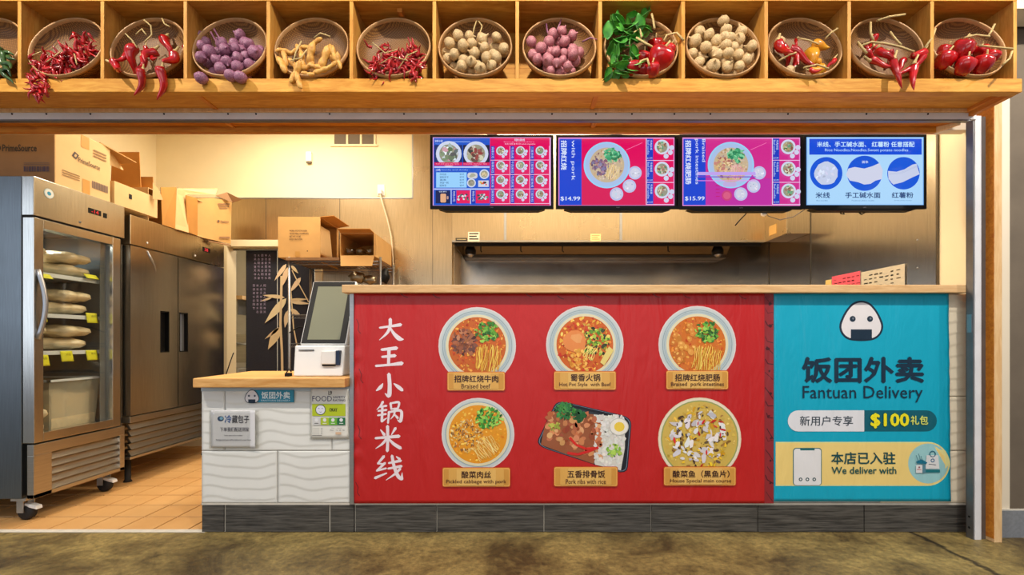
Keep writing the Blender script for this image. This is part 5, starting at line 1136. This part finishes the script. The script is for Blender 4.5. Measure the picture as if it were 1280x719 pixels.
# ---- vegetable meshes (unit size)
def mesh_of(mb, m, name):
    o = obj(name, mb, m, local=True); me = o.data; bpy.data.objects.remove(o); return me
def garlic_mb(seed, neck=.5):
    r_ = random.Random(seed); n_ = r_.choice((6, 7, 8))
    pr = [(.0, -.80), (.35, -.82), (.72, -.62), (.96, -.22), (1.0, .08), (.84, .42), (.5, .68), (.24, .84), (.15, 1.0), (.13, 1.0+neck*.5), (.0, 1.0+neck*.6)]
    return MB().lathe(pr, 18, None, lambda a, v: .16*abs(cos(a*n_/2))**.7*(1-abs(v*2-1))-.10)
def onion_mb(seed):
    pr = [(.0, -.85), (.3, -.84), (.74, -.64), (.98, -.22), (1.0, .1), (.82, .5), (.45, .76), (.16, .94), (.06, 1.2), (0, 1.22)]
    return MB().lathe(pr, 16, None, lambda a, v: .03*sin(a*5+seed))
def pod_mb(seed):
    r_ = random.Random(seed); b_ = r_.uniform(.1, .3); pts = []; rs = []
    for k in range(13): t_ = k/12; pts.append((b_*sin(pi*t_), 0, (t_-.5)*2)); rs.append(max(.03, .40*(sin(pi*min(1, max(0, t_)))**.45)*(1-.32*math.exp(-((t_-.5)/.13)**2))))
    return MB().tube(pts, rs, 12)
def chili_mb(seed, thick=.2, bend=.5):
    r_ = random.Random(seed); b_ = r_.uniform(.2, 1)*bend; pts = []; rs = []
    for k in range(12):
        t_ = k/11; pts.append((b_*(t_**2), .1*sin(t_*5+seed), -t_*1.0)); rs.append(thick*(max(.05, (1-t_)**.62))*(1.06-.2*math.exp(-(t_/.10)**2)+.05*sin(9*t_+seed)))
    return MB().tube(pts, rs, 10)
def stalk_mb(seed, thick=.05): return MB().tube([(0, 0, -.03), (0, 0, .06), (.04, .02, .18), (.10, .03, .34)], [thick*2.6, thick*1.6, thick, thick*.9], 7)
def bell_mb(seed):
    return MB().lathe([(0, -.92), (.25, -1.0), (.55, -.92), (.80, -.6), (.95, -.1), (1.0, .35), (.88, .72), (.6, .88), (.3, .82), (0, .70)], 24, None, lambda a, v: .11*cos(3*a+seed)*(.4+v*.6)+.04*cos(5*a))
ME = {}
for s_ in range(3):
    ME['garlic%d' % s_] = mesh_of(garlic_mb(s_), M['garlic'], 'garlic'); ME['pink%d' % s_] = mesh_of(garlic_mb(s_+5, .3), M['pinkgarlic'], 'pink'); ME['onion%d' % s_] = mesh_of(garlic_mb(s_+11, .2), M['onion'], 'onion')
    ME['pod%d' % s_] = mesh_of(pod_mb(s_), M['peanut'], 'pod'); ME['chili%d' % s_] = mesh_of(chili_mb(s_), M['chili'], 'chili'); ME['tiny%d' % s_] = mesh_of(chili_mb(s_+3, .13, .5), M['chili_dark'], 'tiny')
    ME['stalk%d' % s_] = mesh_of(stalk_mb(s_), M['stem'], 'stalk'); ME['bell%d' % s_] = mesh_of(bell_mb(s_), M['chili'], 'bell'); ME['yellow%d' % s_] = mesh_of(chili_mb(s_+8, .34, .3), M['yellow'], 'yellow')
    ME['green%d' % s_] = mesh_of(chili_mb(s_+12, .15, .3), M['greenveg'], 'green')
def aim(dirv, roll=0):   # local -Z looks along dirv
    return Vector(dirv).to_track_quat('-Z', 'Y').to_matrix().to_4x4() @ Matrix.Rotation(roll, 4, 'Z')
def place(key, name, label, cat, group, loc, size, dirv=None, stalk=False, sq=1.):
    me = ME['%s%d' % (key, rnd.randrange(3))]
    mw = Matrix.Translation(loc) @ (aim(dirv, rnd.uniform(0, 6.28)) if dirv is not None else Euler((rnd.uniform(0, 6), rnd.uniform(0, 6), rnd.uniform(0, 6))).to_matrix().to_4x4()) @ Matrix.Diagonal((size*sq, size*sq, size, 1))
    if stalk:
        o = bpy.data.objects.new(name, None); COL.objects.link(o); o.empty_display_size = .02
        b_ = bpy.data.objects.new('flesh', me); COL.objects.link(b_); b_.parent = o
        s_ = bpy.data.objects.new('stalk', ME['stalk%d' % rnd.randrange(3)]); COL.objects.link(s_); s_.parent = o
        if key == 'bell': s_.location = (0, 0, .72); s_.scale = (2, 2, 2)
    else: o = bpy.data.objects.new(name, me); COL.objects.link(o)
    o.matrix_world = mw; return tag(o, label, cat, group)
def bpt(k, px, py, off):
    """point on basket k's rim plane seen at a pixel, moved off towards the viewer"""
    ctr, U, V, N = bframe(23.5+pitch*k+51.92); r_ = Vector((px-CX, F, CY-py)); o_ = Vector((0, 0, CH)); t_ = (ctr-o_).dot(N)/r_.dot(N); return o_+r_*t_+N*off
def pile(k, key, name, label, cat, group, region, rng_, layers, tries=900, mx=40):
    done = []; objs = []; cx = 23.5+pitch*k+51.92
    for off in layers:
        for _ in range(tries):
            if len(done) >= mx: break
            x, y = rnd.uniform(cx-45, cx+45), rnd.uniform(24, 97)
            if not region(x-cx, y): continue
            s_ = rnd.uniform(*rng_); p = bpt(k, x, y, off+rnd.uniform(-.006, .006)); ctr, U, V, N = bframe(cx); dv = p-ctr
            rr = math.hypot(dv.dot(U), dv.dot(V))
            if rr > .176-s_*.9: continue
            if all((p-q_).length > (s_+r2)*.80 for q_, r2 in done): done.append((p, s_)); o = place(key, name, label, cat, group, p, s_); objs.append((y, x, o))
    objs.sort(key=lambda e: e[0]); n = len(objs); nr = max(1, round(n/6)); per = math.ceil(n/nr); rows = [objs[i:i+per] for i in range(0, n, per)]
    rn = {1: ['only'], 2: ['upper', 'lower'], 3: ['top', 'middle', 'bottom'], 4: ['top', 'second', 'third', 'bottom'], 5: ['top', 'second', 'third', 'fourth', 'bottom'], 6: ['top', 'second', 'third', 'fourth', 'fifth', 'bottom'], 7: ['top', 'second', 'third', 'fourth', 'fifth', 'sixth', 'bottom']}[len(rows)]
    for r_, row in zip(rn, rows):
        row.sort(key=lambda e: e[1])
        for w_, e in zip(('leftmost', 'second from left', 'third from left', 'fourth from left', 'fifth from left', 'sixth from left', 'seventh from left', 'eighth from left'), row): e[2]['label'] = '%s, %s in its %s row' % (label, w_, r_)
    return done
g3 = 'purple onions in the fourth basket'; l3 = 'purple bulb piled in the purple onion basket'
pile(3-1, 'onion', 'purple_onion', l3, 'onion', g3, lambda x, y: y > 56-.1*x, (.026, .034), (-.040, -.015, .012), mx=40)
for px, py in ((251, 45), (243, 38), (258, 56), (295, 36), (288, 48), (302, 46), (297, 56)): place('onion', 'purple_onion', 'dark purple onion bulb tied high in the purple onion basket', 'onion', 'tied onions of the purple onion basket', bpt(2, px, py, -.035), .030)
for px, py, w_ in ((252, 98, 'hanging over the board at left'), (289, 95, 'left of two hanging over the board'), (301, 97, 'right of two hanging over the board')):
    place('onion', 'purple_onion', 'purple onion bulb %s' % w_, 'onion', g3, (X_(px, 2.275), 2.272, Z_(py, 2.275)), .031, (0, -.3, -1))
g6 = 'white garlic in the seventh basket'
pile(5, 'garlic', 'garlic_bulb', 'white garlic bulb in the unbraided garlic pile', 'garlic', g6, lambda x, y: y > 46+abs(x)*.05, (.026, .034), (-.040, -.015, .012), mx=40)
g7 = 'pink garlic in the eighth basket'
pile(6, 'pink', 'pink_garlic_bulb', 'pink garlic bulb in the pink pile', 'garlic', g7, lambda x, y: x < 18 and y > 46-.25*(x+10) and y > 40, (.026, .034), (-.040, -.014, .012), mx=36)
for px, py in ((714, 62), (725, 60), (720, 70), (700, 46)): place('pink', 'pink_garlic_bulb', 'shaded pink garlic bulb tied at the right of the pink garlic pile', 'garlic', 'tied pink garlic', bpt(6, px, py, -.03), .029)
g9 = 'white garlic in the tenth basket'
for i, (px, py) in enumerate(((902, 31), (905, 43), (903, 51), (909, 53), (905, 61), (907, 72))): place('garlic', 'garlic_bulb', 'white garlic bulb number %s from the top of the central braid' % ('one', 'two', 'three', 'four', 'five', 'six')[i], 'garlic', None, bpt(8, px, py, .02+.004*(i % 2)), .029, (0.1, -.2, -1))
pile(8, 'garlic', 'garlic_bulb', 'white garlic bulb beside the braid', 'garlic', g9, lambda x, y: (y > 40 and abs(x) < 42 and abs(x) > 7) or y > 74, (.027, .034), (-.042, -.016, .008), mx=40)
g4 = 'yellow pods in the fifth basket'
for i, (px, py, a, s_) in enumerate(((353, 84, 60, .062), (357, 76, 75, .05), (370, 92, -65, .07), (374, 100, 70, .055), (392, 72, -75, .07), (405, 75, -65, .075), (384, 84, -20, .05), (394, 86, 20, .05), (402, 90, 160, .05), (366, 66, -20, .045), (355, 68, 10, .045), (381, 53, 10, .05), (372, 58, 60, .05), (378, 78, 80, .05), (412, 60, 80, .055), (421, 70, 70, .055), (425, 78, 80, .05), (386, 94, 10, .04), (368, 82, 50, .05), (415, 84, -40, .04), (393, 47, -30, .045))):
    hang = py > 98; p = bpt(3, px, py, (.012 if py > 64 else -.03)) if not hang else Vector((X_(px, 2.27), 2.268, Z_(py, 2.27)))
    place('pod', 'yellow_pod', 'yellow two-lobed pod in the knobbly pod basket' if not hang else 'yellow two-lobed pod hanging over the shelf board', 'vegetable', g4 if not hang else None, p, s_*.86, (cos(R(a)), rnd.uniform(-.3, .1), -sin(R(a))), sq=.88)
def sprig(k, name, label, pts, r_, m='stem', off=.03, cat='stalk'):
    o = obj(name, MB().tube([bpt(k, px, py, off+j*.004) for j, (px, py) in enumerate(pts)], r_, 7), M[m]); tag(o, label, cat)
for j, pts in enumerate((((370, 84), (374, 72), (381, 60)), ((367, 82), (380, 80), (388, 70)), ((396, 54), (404, 49), (416, 54)))): sprig(3, 'raffia_string', 'pale raffia string %s of the yellow pods' % ('at the left', 'across the middle', 'at the upper right')[j], pts, .0035)
# small chilies
def tinies(k, n, posfn, label, group, s0=.035, s1=.055, hangd=None):
    for _ in range(n):
        px, py = posfn(); hang = py > 97
        p = bpt(k, px, py, rnd.uniform(-.03, .02)) if not hang else Vector((X_(px, 2.275), rnd.uniform(2.255, 2.288), Z_(py, 2.275)))
        a = rnd.uniform(0, 2*pi); place('tiny', 'small_chili', label, 'chili', group, p, rnd.uniform(s0, s1), (cos(a), rnd.uniform(-.6, .3), sin(a)-.3), sq=1.25)
def pf1():
    t_ = rnd.random()
    return (38+t_*74+rnd.gauss(0, 3), 88-t_*22+rnd.uniform(-11, 12)) if rnd.random() > .06 else (104+rnd.uniform(-10, 10), 50+rnd.uniform(-6, 8))
tinies(0, 150, pf1, 'small dried red chili in the trailing pile of first full basket', 'small chilies of the first full basket', .045, .066)
tinies(0, 26, lambda: (50+rnd.gauss(0, 5), rnd.uniform(99, 121)), 'small red chili in the bunch hanging over the board at far left', 'small chilies hanging at far left', .04, .056)
tinies(4, 150, lambda: (491+rnd.uniform(-26, 34), 58+rnd.random()**.7*36), 'tiny dark red chili in the sixth basket', 'tiny chilies of the sixth basket', .04, .058)
for j, pts in enumerate((((468, 60), (484, 74), (500, 70)), ((478, 86), (492, 78), (512, 84)), ((500, 92), (512, 76), (524, 72)))): sprig(4, 'raffia_string', 'thin pale stalk number %s among the tiny dark chilies' % ('one', 'two', 'three')[j], pts, .0025)
for j, (a, b) in enumerate((((66, 84), (84, 72)), ((100, 74), (104, 88)), ((48, 76), (60, 72)))): sprig(0, 'raffia_string', 'pale stalk %s among the trailing small chilies' % ('at the middle', 'at the right', 'at the left')[j], (a, b), .003)
# plump chilies: (px,py of the stalk end, px,py of the tip, size factor, hanging)
def chilies(k, rows, label, off=.02):
    for i, (x0, y0, x1, y1, th) in enumerate(rows):
        hang = y1 > 96; dark = th < 0; th = abs(th)
        a = bpt(k, x0, y0, off if not dark else -.03); b = bpt(k, x1, y1, off if not dark else -.035)
        if hang: a = Vector((X_(x0, 2.27), 2.272, Z_(y0, 2.27))); b = Vector((X_(x1, 2.25), 2.255, Z_(y1, 2.25)))
        L = (b-a).length; place('chili', 'red_chili', '%s, %s' % (label, rows_words[i]), 'chili', None, a, L, b-a, True, sq=th*.8)
rows_words = ['at far left', 'at the left of centre', 'standing above the centre', 'curled at the centre', 'drooping over the board, left one', 'drooping over the board, right one', 'at the lower right', 'at the far right', 'dark one at the back', 'dark one at upper left', 'between the two drooping ones', 'small one at the middle', 'behind the right one', 'topmost one']
chilies(1, ((146, 84, 164, 93, 1.5), (172, 64, 170, 88, 1.5), (162, 72, 158, 86, 1.3), (196, 67, 181, 84, 1.6), (178, 88, 170, 115, 1.1), (203, 86, 198, 118, 1.1), (221, 70, 208, 90, 1.5), (228, 52, 227, 62, -1.6), (203, 40, 201, 60, -1.6), (176, 52, 172, 62, -1.5), (184, 78, 188, 92, 1.5), (192, 76, 202, 84, 1.3), (162, 60, 158, 72, -1.4)), 'plump red chili in the second full basket')
for j, pts in enumerate((((163, 49), (172, 58), (179, 68)), ((186, 32), (195, 40), (197, 52), (189, 62)), ((208, 30), (212, 38), (219, 42)), ((176, 50), (184, 44), (190, 52)))): sprig(1, 'raffia_string', 'raffia string %s the plump red chilies' % ('crossing left of', 'arching above', 'at upper right of', 'small one above')[j], pts, .0035)
chilies(10, ((1084, 80, 1112, 90, 1.0), (1094, 66, 1100, 86, 1.6), (1080, 68, 1092, 80, 1.4), (1098, 52, 1108, 66, -1.5), (1118, 74, 1115, 108, .9), (1143, 80, 1138, 114, .9), (1148, 70, 1132, 86, 1.3), (1150, 76, 1142, 90, 1.2), (1097, 40, 1102, 54, -1.8), (1086, 52, 1092, 62, -1.5), (1128, 80, 1116, 92, 1.3), (1136, 92, 1118, 93, 1.2), (1118, 58, 1126, 72, -1.6)), 'glossy long red chili in the twelfth basket')
for j, pts in enumerate((((1068, 66), (1082, 61), (1098, 64), (1116, 69), (1132, 76)), ((1082, 36), (1081, 50), (1084, 60)), ((1090, 34), (1104, 30), (1123, 28)), ((1148, 68), (1157, 56), (1160, 46)), ((1106, 48), (1112, 58), (1118, 66)), ((1066, 60), (1072, 70), (1076, 76)))): sprig(10, 'dry_stalk', 'thick dry stalk %s the long red chilies' % ('lying across', 'upright left of', 'along the rim above', 'sticking out right of', 'behind', 'knotted at left of')[j], pts, .0055, off=.035)
chilies(9, ((970, 56, 974, 80, 1.3), (983, 50, 996, 70, -1.3), (1000, 42, 996, 52, -1.0), (984, 68, 1020, 84, .9), (999, 60, 1002, 78, -1.3), (1039, 78, 1030, 92, .9), (1008, 92, 1022, 94, 1.3), (988, 72, 1000, 84, 1.2)), 'red chili in the mixed basket')
for i, (x0, y0, x1, y1, w_) in enumerate(((1017, 56, 1031, 64, 'at the top'), (1016, 64, 1012, 80, 'in the middle'), (1024, 76, 1014, 80, 'right of the middle'), (1028, 86, 1014, 90, 'at the bottom'))):
    a, b = bpt(9, x0, y0, .0), bpt(9, x1, y1, .01); place('yellow', 'yellow_pepper', 'small yellow pepper %s of the mixed basket' % w_, 'pepper', None, a, (b-a).length*1.15, b-a, True, sq=1.15)
for (px, py, w_) in ((989, 86, 'at the lower left'), (976, 50, 'at the upper left'), (1018, 70, 'in the middle')): place('garlic', 'garlic_bulb', 'garlic bulb %s of the mixed chili basket' % w_, 'garlic', None, bpt(9, px, py, -.01), .026)
for j, pts in enumerate((((992, 54), (1006, 58), (1018, 64)), ((970, 82), (982, 76), (990, 74)), ((1027, 55), (1034, 48), (1041, 44)), ((1000, 91), (1016, 88), (1030, 94)))): sprig(9, 'dry_stalk', 'dry stalk %s of the mixed basket' % ('across the middle', 'at the lower left', 'sticking up at the right', 'along the lower rim')[j], pts, .004)
o = obj('straw_wisps', MB(), M['stem']) if False else None
def bells(k, rows, label):
    for (px, py, s_, off, w_) in rows: place('bell', 'red_pepper', '%s %s' % (label, w_), 'pepper', None, bpt(k, px, py, off), s_, (rnd.uniform(-.5, .5), .5, -1), True)
bells(7, ((824, 76, .060, .012, 'largest, right of centre'), (835, 62, .042, -.012, 'right, behind the largest'), (815, 90, .036, .012, 'bottom centre'), (790, 87, .036, .010, 'bottom left under the leaves'), (822, 50, .040, -.035, 'highest, in shade'), (806, 64, .036, -.04, 'small, behind the stalk'), (803, 88, .028, .0, 'small, between the lower two')), 'glossy red bell pepper')
for j, pts in enumerate((((793, 56), (804, 64), (816, 71)), ((790, 50), (797, 46), (799, 58)), ((812, 27), (814, 38), (815, 47)), ((827, 60), (830, 54), (842, 52), (850, 62)), ((797, 92), (798, 86), (806, 84), (808, 93)))): sprig(7, 'dry_stalk', 'dry stalk %s in the bell pepper basket' % ('running to the largest pepper', 'curled under the leaves', 'standing at the rim', 'arching over the right pepper', 'curled at the bottom')[j], pts, .0055, off=.04)
bells(11, ((1199, 67, .050, .016, 'left of centre'), (1180, 76, .044, .005, 'at the far left'), (1201, 86, .044, .016, 'at the bottom left'), (1224, 84, .046, .014, 'at the bottom right'), (1238, 72, .036, .0, 'at the far right'), (1211, 52, .044, -.035, 'at the back'), (1234, 58, .034, -.03, 'at the upper right'), (1188, 58, .036, -.035, 'at the upper left')), 'glossy red pepper in the last basket')
for j, pts in enumerate((((1210, 69), (1230, 72), (1250, 75)), ((1220, 60), (1224, 54), (1228, 45)), ((1251, 76), (1247, 86), (1238, 94)), ((1192, 60), (1206, 57), (1222, 60)))): sprig(11, 'dry_stalk', 'dry stalk %s the last basket' % ('lying across', 'sticking up in', 'frayed at the right of', 'behind the peppers of')[j], pts, .005, off=.055)
# leaves in the bell pepper basket
lm = MB()
def leaf_pts(u, v):
    w_ = .36*sin(pi*min(1, u))**.8*(1 if u < .99 else 0)*(1-.25*u); return ((v-.5)*2*w_, .22*((v-.5)*2*w_)**2*3-.10*u*u, u)
lmes = mesh_of(MB().slab(7, 4, lambda a, b: leaf_pts(a, b), (0, .012, 0)), M['leaf'], 'leaf')
for i in range(76):
    if i < 62: px, py = 777+rnd.gauss(0, 11), 58+rnd.uniform(-22, 36)
    else: px, py = 797+rnd.gauss(0, 6), 34+rnd.uniform(-12, 14)
    px = max(757, px); p = bpt(7, px, min(py, 92), rnd.uniform(.0, .05)); o = bpy.data.objects.new('green_leaf', lmes); COL.objects.link(o)
    a = rnd.uniform(0, 2*pi); s_ = rnd.uniform(.055, .092); dv = Vector((cos(a), rnd.uniform(-.5, .3), sin(a)*.9+.1)); o.matrix_world = Matrix.Translation(p) @ dv.to_track_quat('Z', 'Y').to_matrix().to_4x4() @ Matrix.Rotation(rnd.uniform(-.7, .7)+pi, 4, 'Z') @ Matrix.Scale(s_, 4)
    tag(o, 'green leaf in the leafy bunch left of the bell peppers', 'leaf', 'leaves of the bell pepper basket')
# green vegetables in the cut-off leftmost basket
for i in range(12):
    px, py = rnd.uniform(-6, 12), 60+i*3; p = bpt(-1, px, min(96, py), .01); place('green', 'green_pod', 'green pod in the cut-off basket at the far left', 'vegetable', 'green pods at far left', p, rnd.uniform(.07, .10), (rnd.uniform(.2, 1), -.2, rnd.uniform(-.9, -.2)), sq=1.1)
for j, pts in enumerate((((596, 28), (593, 38), (592, 46)), ((598, 28), (603, 36), (600, 46), (606, 52)))): sprig(5, 'raffia_string', 'raffia loop %s above the white garlic' % ('left strand', 'right strand')[j], pts, .0035, off=.01)
for j, pts in enumerate((((266, 34), (272, 44), (280, 52)), ((262, 38), (270, 52), (276, 58)))): sprig(2, 'dark_stalk', 'dark dried stalk %s in the purple onion basket' % ('upper', 'lower')[j], pts, .004, 'onion', off=-.01)
for j, pts in enumerate((((683, 30), (684, 40), (688, 50)), ((702, 22), (700, 30), (696, 40)), ((728, 52), (738, 48), (748, 52)))): sprig(6, 'dark_stalk', 'dark dried stalk %s of the pink garlic' % ('at the upper left', 'at the top rim', 'at the right')[j], pts, .004, 'onion', off=.0)
